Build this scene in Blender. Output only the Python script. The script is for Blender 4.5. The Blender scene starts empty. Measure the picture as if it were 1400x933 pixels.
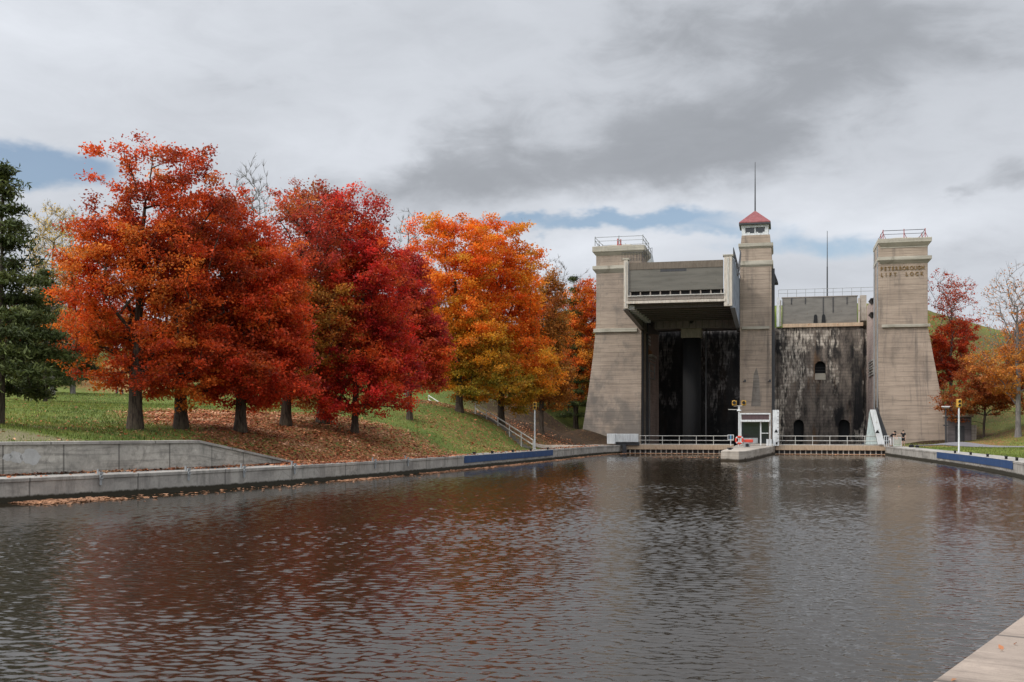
import bpy, bmesh, math, random
import numpy as np
from mathutils import Vector, Matrix

SC = bpy.context.scene
COL = SC.collection
F = 1500.0            # focal length in photo pixels (photo 1400 wide)
CZ = 2.8              # eye height above the water
HZ = 585.0            # horizon row in the photo

# ------------------------------------------------------------------ camera
cam = bpy.data.cameras.new('camera')
cam.sensor_width = 36.0
cam.lens = F / 1400 * 36.0
cam.shift_y = (HZ - 466.5) / 1400
cam.clip_start = 0.1
cam.clip_end = 6000
co = bpy.data.objects.new('camera', cam)
co.location = (0, 0, CZ)
co.rotation_euler = (math.radians(90), 0, 0)
COL.objects.link(co)
SC.camera = co

# ------------------------------------------------------------------ light, sky, exposure
SUN_AZ = -116.0        # degrees clockwise from the view direction (+Y); sun behind the left shoulder
SUN_EL = 38.0
EXPOSURE = 0.2
RIPPLE = 0.12
SUN_STRENGTH = 1.5
SKY_STRENGTH = 0.1
CLOUD_GAIN = 1.0

SC.view_settings.view_transform = 'Standard'
SC.view_settings.look = 'None'
SC.view_settings.exposure = EXPOSURE
SC.view_settings.gamma = 1.0
SC.view_settings.use_curve_mapping = False
SC.render.engine = 'CYCLES'
SC.cycles.max_bounces = 6
SC.cycles.transparent_max_bounces = 8
SC.cycles.use_denoising = True

sl = bpy.data.lights.new('sun', 'SUN')
sl.energy = SUN_STRENGTH
sl.angle = math.radians(10)
sl.color = (1.0, 0.95, 0.87)
so = bpy.data.objects.new('sun', sl)
az, el = math.radians(SUN_AZ), math.radians(SUN_EL)
sd = Vector((math.sin(az) * math.cos(el), math.cos(az) * math.cos(el), math.sin(el)))
so.rotation_euler = (-sd).to_track_quat('-Z', 'Y').to_euler()
so.location = (-40, -60, 60)
COL.objects.link(so)


def nd(nt, typ, ins=(), out=0, **props):
    n = nt.nodes.new(typ)
    for k, v in props.items():
        setattr(n, k, v)
    if isinstance(ins, dict):
        items = ins.items()
    else:
        items = enumerate(ins)
    for k, v in items:
        if v is None:
            continue
        if isinstance(v, bpy.types.NodeSocket):
            nt.links.new(v, n.inputs[k])
        else:
            n.inputs[k].default_value = v
    return n if out is None else n.outputs[out]


def M(nt, op, a, b=None, c=None, clamp=False):
    return nd(nt, 'ShaderNodeMath', [a, b, c], operation=op, use_clamp=clamp)


def mixc(nt, f, a, b, blend='MIX'):
    n = nt.nodes.new('ShaderNodeMix')
    n.data_type = 'RGBA'
    n.blend_type = blend
    for k, v in ((0, f), (6, a), (7, b)):
        if isinstance(v, bpy.types.NodeSocket):
            nt.links.new(v, n.inputs[k])
        else:
            if k != 0 and len(v) == 3:
                v = (*v, 1)
            n.inputs[k].default_value = v
    return n.outputs[2]


def smooth(nt, v, a, b, lo=0.0, hi=1.0):
    return nd(nt, 'ShaderNodeMapRange', [v, a, b, lo, hi], interpolation_type='SMOOTHSTEP')


def noise(nt, vec, scale, detail=4, rough=0.55, dist=0.0, out=0):
    return nd(nt, 'ShaderNodeTexNoise', {'Vector': vec, 'Scale': scale, 'Detail': detail, 'Roughness': rough, 'Distortion': dist}, out=out)


def mapv(nt, vec, scale=(1, 1, 1), loc=(0, 0, 0)):
    return nd(nt, 'ShaderNodeMapping', {'Vector': vec, 'Scale': scale, 'Location': loc})


def AZ(px):
    return math.degrees(math.atan((px - 700) / F))


def EL(px, py):
    return math.degrees(math.atan((HZ - py) / F * math.cos(math.radians(AZ(px)))))


def build_world():
    w = bpy.data.worlds.new('World')
    SC.world = w
    w.use_nodes = True
    nt = w.node_tree
    nt.nodes.clear()
    sky = nd(nt, 'ShaderNodeTexSky', sky_type='NISHITA', sun_disc=False, sun_elevation=el,
             sun_rotation=math.pi + az if False else az, air_density=1.0, dust_density=1.0, ozone_density=1.5)
    skyc = mixc(nt, 1.0, sky, (SKY_STRENGTH,) * 3, 'MULTIPLY')
    d = nd(nt, 'ShaderNodeTexCoord', out=None).outputs['Generated']
    sx = nd(nt, 'ShaderNodeSeparateXYZ', [d], out=None)
    X, Y, Z = sx.outputs
    zc = M(nt, 'MAXIMUM', Z, 0.0)
    inv = M(nt, 'DIVIDE', 1.0, M(nt, 'ADD', zc, 0.13))
    p = nd(nt, 'ShaderNodeCombineXYZ', [M(nt, 'MULTIPLY', X, inv), M(nt, 'MULTIPLY', Y, inv), 0.0])
    n1 = noise(nt, mapv(nt, d, (1.0, 1.0, 2.3), (3.1, 1.7, 0)), 4.2, 8, 0.55, 0.3)
    n2 = noise(nt, mapv(nt, d, (0.9, 0.9, 2.2), (9.1, 4.7, 2)), 13.0, 7, 0.6, 0.5)
    wn = nd(nt, 'ShaderNodeTexNoise', {'Vector': mapv(nt, d, (1, 1, 2)), 'Scale': 8.0, 'Detail': 5, 'Roughness': 0.6}, out=1)
    ws = nd(nt, 'ShaderNodeSeparateColor', [wn], out=None)
    azn = M(nt, 'MULTIPLY', M(nt, 'ARCTAN2', X, Y), 57.2958)
    eln = M(nt, 'MULTIPLY', M(nt, 'ARCSINE', Z), 57.2958)
    azw = M(nt, 'ADD', azn, M(nt, 'MULTIPLY', M(nt, 'SUBTRACT', ws.outputs[0], 0.5), 9.0))
    elw = M(nt, 'ADD', eln, M(nt, 'MULTIPLY', M(nt, 'SUBTRACT', ws.outputs[1], 0.5), 4.0))

    def blob(px, py, rx, ry):
        a0, e0 = AZ(px), EL(px, py)
        a = M(nt, 'DIVIDE', M(nt, 'SUBTRACT', azw, a0), rx / F * 57.3)
        b = M(nt, 'DIVIDE', M(nt, 'SUBTRACT', elw, e0), ry / F * 57.3)
        r = M(nt, 'ADD', M(nt, 'MULTIPLY', a, a), M(nt, 'MULTIPLY', b, b))
        return M(nt, 'POWER', 2.718, M(nt, 'MULTIPLY', r, -1.0))

    def total(lst):
        t = None
        for px, py, rx, ry, s in lst:
            b = M(nt, 'MULTIPLY', blob(px, py, rx, ry), s)
            t = b if t is None else M(nt, 'ADD', t, b)
        return t
    nn = M(nt, 'ADD', M(nt, 'MULTIPLY', M(nt, 'SUBTRACT', n1, 0.5), 1.1), M(nt, 'MULTIPLY', M(nt, 'SUBTRACT', n2, 0.5), 1.0))
    dark = total([(640, 235, 110, 50, .95), (860, 215, 150, 55, .85), (1060, 190, 150, 62, .9), (1180, 50, 330, 85, .95), (700, 130, 160, 40, .25),
                  (330, 125, 130, 28, .45), (1390, 238, 60, 26, .7), (1292, 262, 34, 10, .6), (500, 262, 120, 30, .45), (960, 20, 140, 50, .4), (1300, 350, 120, 30, .4), (520, 30, 200, 30, .25)])
    dark = smooth(nt, M(nt, 'ADD', dark, M(nt, 'MULTIPLY', nn, 1.5)), 0.2, 1.2)
    bright = total([(250, 70, 420, 120, .2), (620, 120, 200, 60, .25), (780, 345, 160, 34, 1.4), (480, 200, 160, 40, .6), (1150, 310, 160, 30, .8), (1250, 290, 260, 60, .5), (880, 285, 170, 22, .6), (60, 30, 200, 60, .4)])
    blue = total([(30, 228, 150, 26, 1.15), (860, 307, 190, 13, 1.1), (1120, 345, 120, 20, .75), (690, 300, 80, 9, .8), (1000, 322, 90, 10, .7), (1190, 262, 40, 10, .3)])
    v = M(nt, 'ADD', 0.56, M(nt, 'MULTIPLY', nn, 0.17))
    v = M(nt, 'ADD', v, M(nt, 'MULTIPLY', bright, 0.11))
    v = M(nt, 'MULTIPLY', v, M(nt, 'SUBTRACT', 1.0, M(nt, 'MULTIPLY', dark, 0.42)))
    # sky glow added mostly out of view, round the sun and overhead, lifting scene light
    dt = nd(nt, 'ShaderNodeVectorMath', [d, tuple(sd)], operation='DOT_PRODUCT', out=1)
    glow = M(nt, 'ADD', M(nt, 'MULTIPLY', smooth(nt, dt, 0.0, 1.0), 1.0), M(nt, 'MULTIPLY', smooth(nt, eln, 18.5, 60.0), 1.15))
    v = M(nt, 'MULTIPLY', M(nt, 'ADD', v, glow), CLOUD_GAIN)
    v = M(nt, 'MAXIMUM', v, 0.12)
    tint = nd(nt, 'ShaderNodeValToRGB', [v], out=None)
    cr = tint.color_ramp
    cr.elements[0].position, cr.elements[0].color = 0.25, (0.93, 0.985, 1.08, 1)
    cr.elements[1].position, cr.elements[1].color = 0.8, (0.95, 0.99, 1.06, 1)
    vv = nd(nt, 'ShaderNodeCombineColor', [v, v, v])
    cloud = mixc(nt, 1.0, tint.outputs[0], vv, 'MULTIPLY')
    bm = smooth(nt, M(nt, 'ADD', blue, M(nt, 'MULTIPLY', nn, 0.9)), 0.25, 1.0)
    hi = M(nt, 'MULTIPLY', smooth(nt, eln, 24.0, 45.0), M(nt, 'MULTIPLY', n1, 0.45))
    opac = M(nt, 'SUBTRACT', 1.0, M(nt, 'MAXIMUM', M(nt, 'MULTIPLY', bm, 0.85), hi))
    colr = mixc(nt, opac, skyc, cloud)
    bg = nd(nt, 'ShaderNodeBackground', {'Color': colr, 'Strength': 1.0})
    out = nd(nt, 'ShaderNodeOutputWorld', [bg], out=None)


build_world()

# ------------------------------------------------------------------ coordinates
TH = math.atan(368 / F)
S_, C_ = math.sin(TH), math.cos(TH)
OX, OY = 130 * 368 / F, 130.0


def P(px, py, Y):
    return ((px - 700) / F * Y, Y, CZ + (HZ - py) / F * Y)


def Lw(u, v, z=0.0):
    return (OX + u * C_ + v * S_, OY - u * S_ + v * C_, z)


def Lu(px, v):
    k = (px - 700) / F
    return (k * (OY + v * C_) - OX - v * S_) / (C_ + k * S_)


def Ld(u, v):
    return OY - u * S_ + v * C_


def Lz(py, u, v):
    return CZ + (HZ - py) / F * Ld(u, v)


# ------------------------------------------------------------------ mesh building
class MB:
    def __init__(self):
        self.v, self.f, self.uv = [], [], {}

    def add(self, vs, fs):
        b = len(self.v)
        self.v += [tuple(p) for p in vs]
        self.f += [tuple(b + i for i in f) for f in fs]
        return self

    def box(self, x0, x1, y0, y1, z0, z1):
        if x0 > x1: x0, x1 = x1, x0
        if y0 > y1: y0, y1 = y1, y0
        if z0 > z1: z0, z1 = z1, z0
        return self.rings([[(x0, y0, z0), (x1, y0, z0), (x1, y1, z0), (x0, y1, z0)],
                           [(x0, y0, z1), (x1, y0, z1), (x1, y1, z1), (x0, y1, z1)]])

    def rings(self, rs, cap=True):
        b = len(self.v)
        n = len(rs[0])
        for r in rs:
            self.v += [tuple(p) for p in r]
        for i in range(len(rs) - 1):
            for j in range(n):
                k = (j + 1) % n
                self.f.append((b + i * n + j, b + i * n + k, b + (i + 1) * n + k, b + (i + 1) * n + j))
        if cap:
            self.f.append(tuple(b + j for j in reversed(range(n))))
            self.f.append(tuple(b + (len(rs) - 1) * n + j for j in range(n)))
        return self

    def stack(self, secs):
        return self.rings([[(x0, y0, z), (x1, y0, z), (x1, y1, z), (x0, y1, z)] for z, x0, x1, y0, y1 in secs])

    def tube(self, p0, p1, r0, r1=None, n=8):
        r1 = r0 if r1 is None else r1
        a, b = Vector(p0), Vector(p1)
        d = (b - a)
        if d.length < 1e-6:
            return self
        d.normalize()
        x = d.orthogonal().normalized()
        y = d.cross(x)
        R = []
        for p, r in ((a, r0), (b, r1)):
            R.append([tuple(p + (x * math.cos(2 * math.pi * i / n) + y * math.sin(2 * math.pi * i / n)) * r) for i in range(n)])
        return self.rings(R)

    def path(self, pts, r, n=8):
        for a, b in zip(pts[:-1], pts[1:]):
            self.tube(a, b, r, r, n)
        return self

    def lathe(self, prof, c=(0, 0, 0), n=16):
        return self.rings([[(c[0] + r * math.cos(2 * math.pi * i / n), c[1] + r * math.sin(2 * math.pi * i / n), c[2] + z) for i in range(n)] for r, z in prof])

    def prism(self, poly, axis, a, b):
        """poly: list of 2-D points; extruded along axis from a to b"""
        def pt(p, t):
            return {'x': (t, p[0], p[1]), 'y': (p[0], t, p[1]), 'z': (p[0], p[1], t)}[axis]
        return self.rings([[pt(p, a) for p in poly], [pt(p, b) for p in poly]])

    def torus(self, c, R, r, axis='y', n=24, m=8, a0=0, a1=2 * math.pi):
        rs = []
        for i in range(n + 1):
            t = a0 + (a1 - a0) * i / n
            ring = []
            for j in range(m):
                q = 2 * math.pi * j / m
                rr = R + r * math.cos(q)
                ring.append((c[0] + rr * math.cos(t), c[1] + r * math.sin(q), c[2] + rr * math.sin(t)))
            rs.append(ring)
        return self.rings(rs, cap=False)

    def build(self, name, mat, parent=None, off=(0, 0, 0), bevel=0.0, shade=False):
        me = bpy.data.meshes.new(name)
        ox, oy, oz = off
        me.from_pydata([(x - ox, y - oy, z - oz) for x, y, z in self.v], [], self.f)
        bm = bmesh.new()
        bm.from_mesh(me)
        bmesh.ops.recalc_face_normals(bm, faces=bm.faces)
        bm.to_mesh(me)
        bm.free()
        if mat is not None:
            me.materials.append(mat)
        o = bpy.data.objects.new(name, me)
        COL.objects.link(o)
        if parent is not None:
            o.parent = parent
        if bevel:
            m = o.modifiers.new('bevel', 'BEVEL')
            m.width = bevel
            m.segments = 2
            m.limit_method = 'ANGLE'
        if shade:
            for p in me.polygons:
                p.use_smooth = True
        return o


def tag(o, label=None, cat=None, group=None, kind=None):
    if label: o['label'] = label
    if cat: o['category'] = cat
    if group: o['group'] = group
    if kind: o['kind'] = kind
    return o


def empty(name, loc, rz=0.0, label=None, cat=None, group=None):
    o = bpy.data.objects.new(name, None)
    o.empty_display_size = 0.3
    o.location = loc
    o.rotation_euler = (0, 0, rz)
    COL.objects.link(o)
    return tag(o, label, cat, group)


def copy_tree(o, parent=None):
    c = o.copy()
    COL.objects.link(c)
    c.parent = parent
    for ch in list(o.children):
        copy_tree(ch, c)
    return c


class LT:
    """a thing in the lock's own frame (u across, v away, z up)"""
    def __init__(self, name, u, v, z, label, cat, group=None):
        self.off = (u, v, z)
        self.root = empty(name, Lw(u, v, z), -TH, label, cat, group)

    def each(self, boxes, name, mat, parent=None, **k):
        for bx in boxes:
            self.part(MB().box(*bx), name, mat, parent, **k)

    def part(self, mb, name, mat, parent=None, **k):
        return mb.build(name, mat, parent or self.root, self.off if parent is None else self.off, **k)


def lone(mb, name, mat, u, v, z, label, cat, group=None, **k):
    o = mb.build(name, mat, None, (u, v, z), **k)
    o.location = Lw(u, v, z)
    o.rotation_euler = (0, 0, -TH)
    return tag(o, label, cat, group)


# ------------------------------------------------------------------ materials
MATS = {}


def newmat(name):
    m = bpy.data.materials.new(name)
    m.use_nodes = True
    nt = m.node_tree
    nt.nodes.clear()
    return m, nt


def finish(nt, col, rough=0.8, bump=None, bdist=0.02, bstr=0.6, metal=0.0, spec=0.3, **extra):
    ins = {'Base Color': col if isinstance(col, bpy.types.NodeSocket) else (*col, 1), 'Roughness': rough, 'Metallic': metal, 'Specular IOR Level': spec}
    if bump is not None:
        ins['Normal'] = nd(nt, 'ShaderNodeBump', {'Height': bump, 'Strength': bstr, 'Distance': bdist})
    ins.update(extra)
    b = nd(nt, 'ShaderNodeBsdfPrincipled', ins)
    nd(nt, 'ShaderNodeOutputMaterial', [b], out=None)


def ocoord(nt):
    return nd(nt, 'ShaderNodeTexCoord', out=None).outputs['Object']


def mat_paint(name, c, wear=0.25, rust=(0.16, 0.07, 0.03), rough=0.5, metal=0.0, run=(3, 3, 0.5)):
    m, nt = newmat(name)
    v = ocoord(nt)
    n = noise(nt, v, 2.3, 6, 0.65)
    n2 = noise(nt, mapv(nt, v, run), 2.5, 5, 0.6)
    c1 = mixc(nt, smooth(nt, n2, 0.35, 0.7), c, [x * 0.72 for x in c])
    f = M(nt, 'MULTIPLY', smooth(nt, n, 0.58, 0.72), wear)
    finish(nt, mixc(nt, f, c1, rust), rough, n, 0.004, 0.4, metal)
    return m


def mat_concrete(name, a, b, course=0.0, dark=0.35, stain=(0.07, 0.062, 0.055), streak=0.5, low=0.0, seed=0.0, wet=False):
    m, nt = newmat(name)
    v = ocoord(nt)
    s = nd(nt, 'ShaderNodeSeparateXYZ', [v], out=None)
    q = nd(nt, 'ShaderNodeCombineXYZ', [M(nt, 'ADD', s.outputs[0], s.outputs[1]), s.outputs[2], seed])
    big = noise(nt, mapv(nt, v, (1, 1, 1), (seed, seed * 2, 0)), 0.33, 5, 0.6)
    fine = noise(nt, v, 6.0, 5, 0.7)
    board = noise(nt, mapv(nt, q, (0.22, 5.0, 1)), 1.4, 4, 0.65)
    stre = noise(nt, mapv(nt, q, (1.3, 0.06, 1), (seed, 0, 0)), 1.2, 6, 0.62)
    c = mixc(nt, smooth(nt, big, 0.35, 0.68), a, b)
    c = mixc(nt, M(nt, 'MULTIPLY', smooth(nt, board, 0.45, 0.70), 0.75), c, [x * 0.55 for x in a])
    c = mixc(nt, M(nt, 'MULTIPLY', smooth(nt, board, 0.48, 0.25), 0.30), c, [min(1, x * 1.3) for x in a])
    c = mixc(nt, M(nt, 'MULTIPLY', smooth(nt, fine, 0.5, 0.8), 0.25), c, [x * 0.6 for x in b])
    c = mixc(nt, M(nt, 'MULTIPLY', smooth(nt, stre, 0.54, 0.74), streak), c, stain)
    blot = noise(nt, mapv(nt, q, (0.55, 0.22, 1), (seed * 3, seed, 0)), 0.9, 7, 0.62, 0.4)
    c = mixc(nt, M(nt, 'MULTIPLY', smooth(nt, blot, 0.52, 0.70), dark), c, stain)
    if low:
        lm = smooth(nt, s.outputs[2], 7.5, 2.5)
        ln = noise(nt, mapv(nt, q, (0.5, 0.35, 1), (4, 2, seed)), 1.0, 6, 0.65)
        mask = M(nt, 'MULTIPLY', smooth(nt, M(nt, 'ADD', ln, M(nt, 'MULTIPLY', lm, 0.16)), 0.48, 0.72), low)
        c = mixc(nt, mask, c, stain)
    if wet:
        c = mixc(nt, smooth(nt, M(nt, 'ADD', s.outputs[2], M(nt, 'MULTIPLY', M(nt, 'SUBTRACT', stre, 0.5), 0.5)), 0.34, 0.16), c, (0.045, 0.034, 0.022))
    h = M(nt, 'ADD', M(nt, 'MULTIPLY', fine, 0.5), M(nt, 'MULTIPLY', board, 0.5))
    if course:
        br = nd(nt, 'ShaderNodeTexBrick', {'Vector': q, 'Color1': (1, 1, 1, 1), 'Color2': (0.82, 0.82, 0.82, 1), 'Mortar': (0.45, 0.45, 0.45, 1), 'Scale': 1.0,
                                         'Mortar Size': 0.018, 'Mortar Smooth': 0.3, 'Bias': 0.0, 'Brick Width': course * 7.3, 'Row Height': course * .9}, out=None)
        c = mixc(nt, 0.42, c, br.outputs[0], 'MULTIPLY')
        h = M(nt, 'SUBTRACT', h, M(nt, 'MULTIPLY', br.outputs[1], 0.8))
    finish(nt, c, 0.9, h, 0.03, 0.6, spec=0.2)
    MATS[name] = m
    return m


def mat_chamber(name, base, black, pale, pale_amt, seed, thr=0.5):
    """old stained chamber masonry: black algae runs, pale lime deposits, courses"""
    m, nt = newmat(name)
    v = ocoord(nt)
    s = nd(nt, 'ShaderNodeSeparateXYZ', [v], out=None)
    q = nd(nt, 'ShaderNodeCombineXYZ', [M(nt, 'ADD', s.outputs[0], s.outputs[1]), s.outputs[2], seed])
    run = noise(nt, mapv(nt, q, (0.55, 0.07, 1), (seed, 0, 0)), 1.0, 7, 0.6, 0.3)
    blk = noise(nt, mapv(nt, q, (0.8, 0.35, 1), (seed * 2, 3, 0)), 0.9, 8, 0.68, 0.4)
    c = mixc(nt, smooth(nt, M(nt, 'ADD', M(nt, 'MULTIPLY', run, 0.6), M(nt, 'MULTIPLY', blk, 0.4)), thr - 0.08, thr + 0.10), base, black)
    brown = noise(nt, mapv(nt, q, (0.7, 0.12, 1), (seed * 5, 1, 0)), 1.1, 5, 0.6)
    c = mixc(nt, M(nt, 'MULTIPLY', smooth(nt, brown, 0.55, 0.7), 0.7), c, (base[0] * 0.8, base[1] * 0.55, base[2] * 0.35))
    br = nd(nt, 'ShaderNodeTexBrick', {'Vector': q, 'Color1': (0.1, 0.1, 0.1, 1), 'Color2': (0.95, 0.95, 0.95, 1), 'Mortar': (0.0, 0.0, 0.0, 1), 'Scale': 1.0,
                                     'Mortar Size': 0.02, 'Mortar Smooth': 0.4, 'Brick Width': 0.85, 'Row Height': 0.42}, out=None)
    pn = noise(nt, mapv(nt, q, (1.0, 0.5, 1), (7, seed, 0)), 0.26, 5, 0.62)
    zf = smooth(nt, s.outputs[2], 4.0, 14.0, 0.0, 0.10)
    pf = noise(nt, mapv(nt, q, (2.2, 0.5, 1), (1, 2, seed)), 1.5, 6, 0.66)
    mask = M(nt, 'MULTIPLY', smooth(nt, M(nt, 'ADD', pn, zf), 0.535, 0.61), smooth(nt, pf, 0.42, 0.58))
    brv = nd(nt, 'ShaderNodeSeparateColor', [br.outputs[0]], out=None)
    mask = M(nt, 'MULTIPLY', mask, M(nt, 'ADD', 0.4, M(nt, 'MULTIPLY', brv.outputs[0], 0.8)))
    c = mixc(nt, M(nt, 'MULTIPLY', mask, pale_amt, clamp=True), c, pale)
    c = mixc(nt, M(nt, 'MULTIPLY', br.outputs[1], 0.5), c, black)
    h = M(nt, 'SUBTRACT', pf, br.outputs[1])
    finish(nt, c, 0.75, h, 0.05, 0.6, spec=0.25)
    return m


def mat_leaf(name, trans=0.35, rough=0.6):
    m, nt = newmat(name)
    at = nd(nt, 'ShaderNodeVertexColor', layer_name='leafcol')
    d = nd(nt, 'ShaderNodeBsdfPrincipled', {'Base Color': at, 'Roughness': rough, 'Specular IOR Level': 0.25})
    t = nd(nt, 'ShaderNodeBsdfTranslucent', {'Color': mixc(nt, 1.0, at, (1.3, 1.12, 0.8), 'MULTIPLY')})
    mx = nd(nt, 'ShaderNodeMixShader', [trans, d, t])
    nd(nt, 'ShaderNodeOutputMaterial', [mx], out=None)
    return m


def mat_bark(name, a, b):
    m, nt = newmat(name)
    v = ocoord(nt)
    n = noise(nt, mapv(nt, v, (7, 7, 0.9)), 2.0, 6, 0.65)
    n2 = noise(nt, v, 1.1, 4, 0.6)
    c = mixc(nt, smooth(nt, n, 0.35, 0.65), a, b)
    c = mixc(nt, M(nt, 'MULTIPLY', smooth(nt, n2, 0.5, 0.7), 0.4), c, (b[0] * 1.3, b[1] * 1.4, b[2] * 1.2))
    finish(nt, c, 0.95, n, 0.05, 0.8, spec=0.15)
    return m


def mat_ground(name):
    m, nt = newmat(name)
    v = ocoord(nt)
    lit = nd(nt, 'ShaderNodeAttribute', attribute_name='litter', out=None).outputs['Fac']
    bare = nd(nt, 'ShaderNodeAttribute', attribute_name='bare', out=None).outputs['Fac']
    g1 = noise(nt, v, 0.35, 5, 0.6)
    g2 = noise(nt, mapv(nt, v, (1, 1, 1)), 9.0, 5, 0.7)
    g3 = noise(nt, v, 1.7, 4, 0.6)
    c = mixc(nt, smooth(nt, g1, 0.35, 0.65), (0.105, 0.145, 0.032), (0.16, 0.19, 0.045))
    c = mixc(nt, M(nt, 'MULTIPLY', smooth(nt, g2, 0.42, 0.75), 0.6), c, (0.045, 0.06, 0.018))
    c = mixc(nt, M(nt, 'MULTIPLY', smooth(nt, g3, 0.52, 0.72), 0.45), c, (0.17, 0.155, 0.06))
    c = mixc(nt, M(nt, 'MULTIPLY', bare, 0.85), c, (0.22, 0.17, 0.12))
    h = g2
    for sc, seed in ((4.5, 0.0), (7.0, 31.0)):
        vo = nd(nt, 'ShaderNodeTexVoronoi', {'Vector': mapv(nt, v, (1, 1, 0.4), (seed, seed, 0)), 'Scale': sc, 'Randomness': 1.0}, out=None)
        rc = nd(nt, 'ShaderNodeSeparateColor', [vo.outputs['Color']], out=None)
        ramp = nd(nt, 'ShaderNodeValToRGB', [rc.outputs[1]], out=None)
        e = ramp.color_ramp
        e.elements[0].position, e.elements[0].color = 0.0, (0.11, 0.055, 0.028, 1)
        e.elements[1].position, e.elements[1].color = 1.0, (0.42, 0.24, 0.13, 1)
        k = e.elements.new(0.45); k.color = (0.26, 0.105, 0.045, 1)
        k = e.elements.new(0.75); k.color = (0.34, 0.15, 0.06, 1)
        pn = noise(nt, mapv(nt, v, (1, 1, 1), (seed, 3, 0)), 0.9, 5, 0.65)
        dens = M(nt, 'MULTIPLY', lit, M(nt, 'ADD', 0.35, M(nt, 'MULTIPLY', pn, 1.3)))
        msk = M(nt, 'GREATER_THAN', dens, M(nt, 'ADD', 0.02, rc.outputs[0]))
        near = smooth(nt, vo.outputs['Distance'], 0.62, 0.45)
        c = mixc(nt, M(nt, 'MULTIPLY', msk, near), c, ramp.outputs[0])
        h = M(nt, 'ADD', h, M(nt, 'MULTIPLY', msk, rc.outputs[2]))
    mshade = nd(nt, 'ShaderNodeAttribute', attribute_name='mulch_shade', out=None).outputs['Fac']  # darkens the ground for leaf mulch and painted tree shade together
    mshade_col = mixc(nt, smooth(nt, g2, .4, .65), (.030, .020, .013), (.075, .045, .026))
    c = mixc(nt, M(nt, 'MULTIPLY', mshade, smooth(nt, M(nt, 'ADD', g3, M(nt, 'MULTIPLY', g2, .5)), 1.15, .75)), c, mshade_col)
    finish(nt, c, 0.95, h, 0.06, 0.7, spec=0.1)
    return m


def mat_water(name):
    m, nt = newmat(name)
    v = nd(nt, 'ShaderNodeTexCoord', out=None).outputs['Object']
    w = noise(nt, mapv(nt, v, (1.0, 1.6, 1)), 9.0, 3, 0.6, 0.4)
    calm = nd(nt, 'ShaderNodeAttribute', attribute_name='calm', out=None).outputs['Fac']
    h = M(nt, 'MULTIPLY', w, M(nt, 'SUBTRACT', 1.0, calm))
    finish(nt, (0.020, 0.014, 0.008), 0.03, h, 0.004, 1.0, spec=0.5, IOR=1.40)
    return m


M_TOWER = mat_concrete('tower_concrete', (0.395, 0.312, 0.243), (0.30, 0.235, 0.183), course=0.62, dark=0.55, streak=0.75, seed=1.0, stain=(0.13, 0.11, 0.095))
M_TOWER_L = mat_concrete('tower_concrete_weathered', (0.38, 0.302, 0.236), (0.295, 0.232, 0.182), course=0.62, dark=0.22, streak=0.3, low=0.7, seed=4.0, stain=(0.12, 0.11, 0.10))
M_LEDGE = mat_concrete('ledge_concrete', (0.45, 0.41, 0.335), (0.35, 0.32, 0.26), dark=0.6, streak=0.4, stain=(0.16, 0.14, 0.105), seed=2.0)
M_SIDE = mat_concrete('side_wall_concrete', (0.46, 0.35, 0.30), (0.34, 0.265, 0.23), dark=0.5, streak=0.65, stain=(0.05, 0.04, 0.035), seed=7.0)
M_PIER = mat_concrete('pier_concrete', (0.42, 0.37, 0.31), (0.33, 0.285, 0.235), dark=0.5, streak=0.7, stain=(0.10, 0.078, 0.055), seed=3.0, wet=True)
M_CHR = mat_chamber('right_chamber_masonry', (0.20, 0.165, 0.135), (0.014, 0.013, 0.013), (0.54, 0.475, 0.395), 1.0, 2.0, 0.485)
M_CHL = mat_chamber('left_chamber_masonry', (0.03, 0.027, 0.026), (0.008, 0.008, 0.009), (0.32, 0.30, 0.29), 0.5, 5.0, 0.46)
M_WHITE = mat_paint('white_painted_steel', (0.66, 0.67, 0.66), 0.45, (0.30, 0.22, 0.15))
M_RAIL = mat_paint('pale_handrail_steel', (0.52, 0.50, 0.45), 0.5)
M_GREY = mat_paint('grey_steel', (0.32, 0.33, 0.33), 0.4, rough=0.55)
M_DGREY = mat_paint('dark_steel', (0.055, 0.055, 0.058), 0.4, (0.09, 0.045, 0.025))
M_PLATE = mat_paint('blue_grey_plate', (0.30, 0.32, 0.36), 0.35, (0.16, 0.10, 0.06))
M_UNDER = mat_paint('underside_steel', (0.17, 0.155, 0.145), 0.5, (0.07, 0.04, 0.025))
M_CREAM = mat_paint('cream_painted_post', (0.55, 0.49, 0.41), 0.95, (0.36, 0.20, 0.08))
M_GATE = mat_paint('caisson_gate_plate', (0.145, 0.134, 0.112), 0.6, (0.10, 0.085, 0.065), 0.6, run=(.12, .12, 1.1))
M_BEAM = mat_paint('rusty_beam', (0.26, 0.22, 0.185), 0.8, (0.10, 0.055, 0.035))
M_TAN = mat_paint('tan_gate_beam', (0.42, 0.31, 0.21), 0.5, (0.22, 0.12, 0.06))
M_SILL = mat_paint('rust_stained_sill', (0.55, 0.40, 0.27), 0.9, (0.38, 0.15, 0.05))
M_RED = mat_paint('red_roof_sheet', (0.25, 0.075, 0.075), 0.95, (0.24, 0.135, 0.12), 0.7, run=(1, 1, 2))
M_REDP = mat_paint('red_painted_steel', (0.42, 0.09, 0.08), 0.3)
M_BLACK = mat_paint('black_rubber', (0.015, 0.015, 0.016), 0.0)
M_BLUE = mat_paint('blue_painted_band', (0.028, 0.065, 0.16), 0.75, (0.11, 0.12, 0.13), 0.7)
M_YELLOW = mat_paint('yellow_signal_paint', (0.55, 0.31, 0.05), 0.3)
M_LETTER = mat_paint('brown_gold_lettering', (0.20, 0.12, 0.04), 0.3)
M_ORANGE = mat_paint('orange_ring', (0.66, 0.07, 0.04), 0.05)
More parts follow.
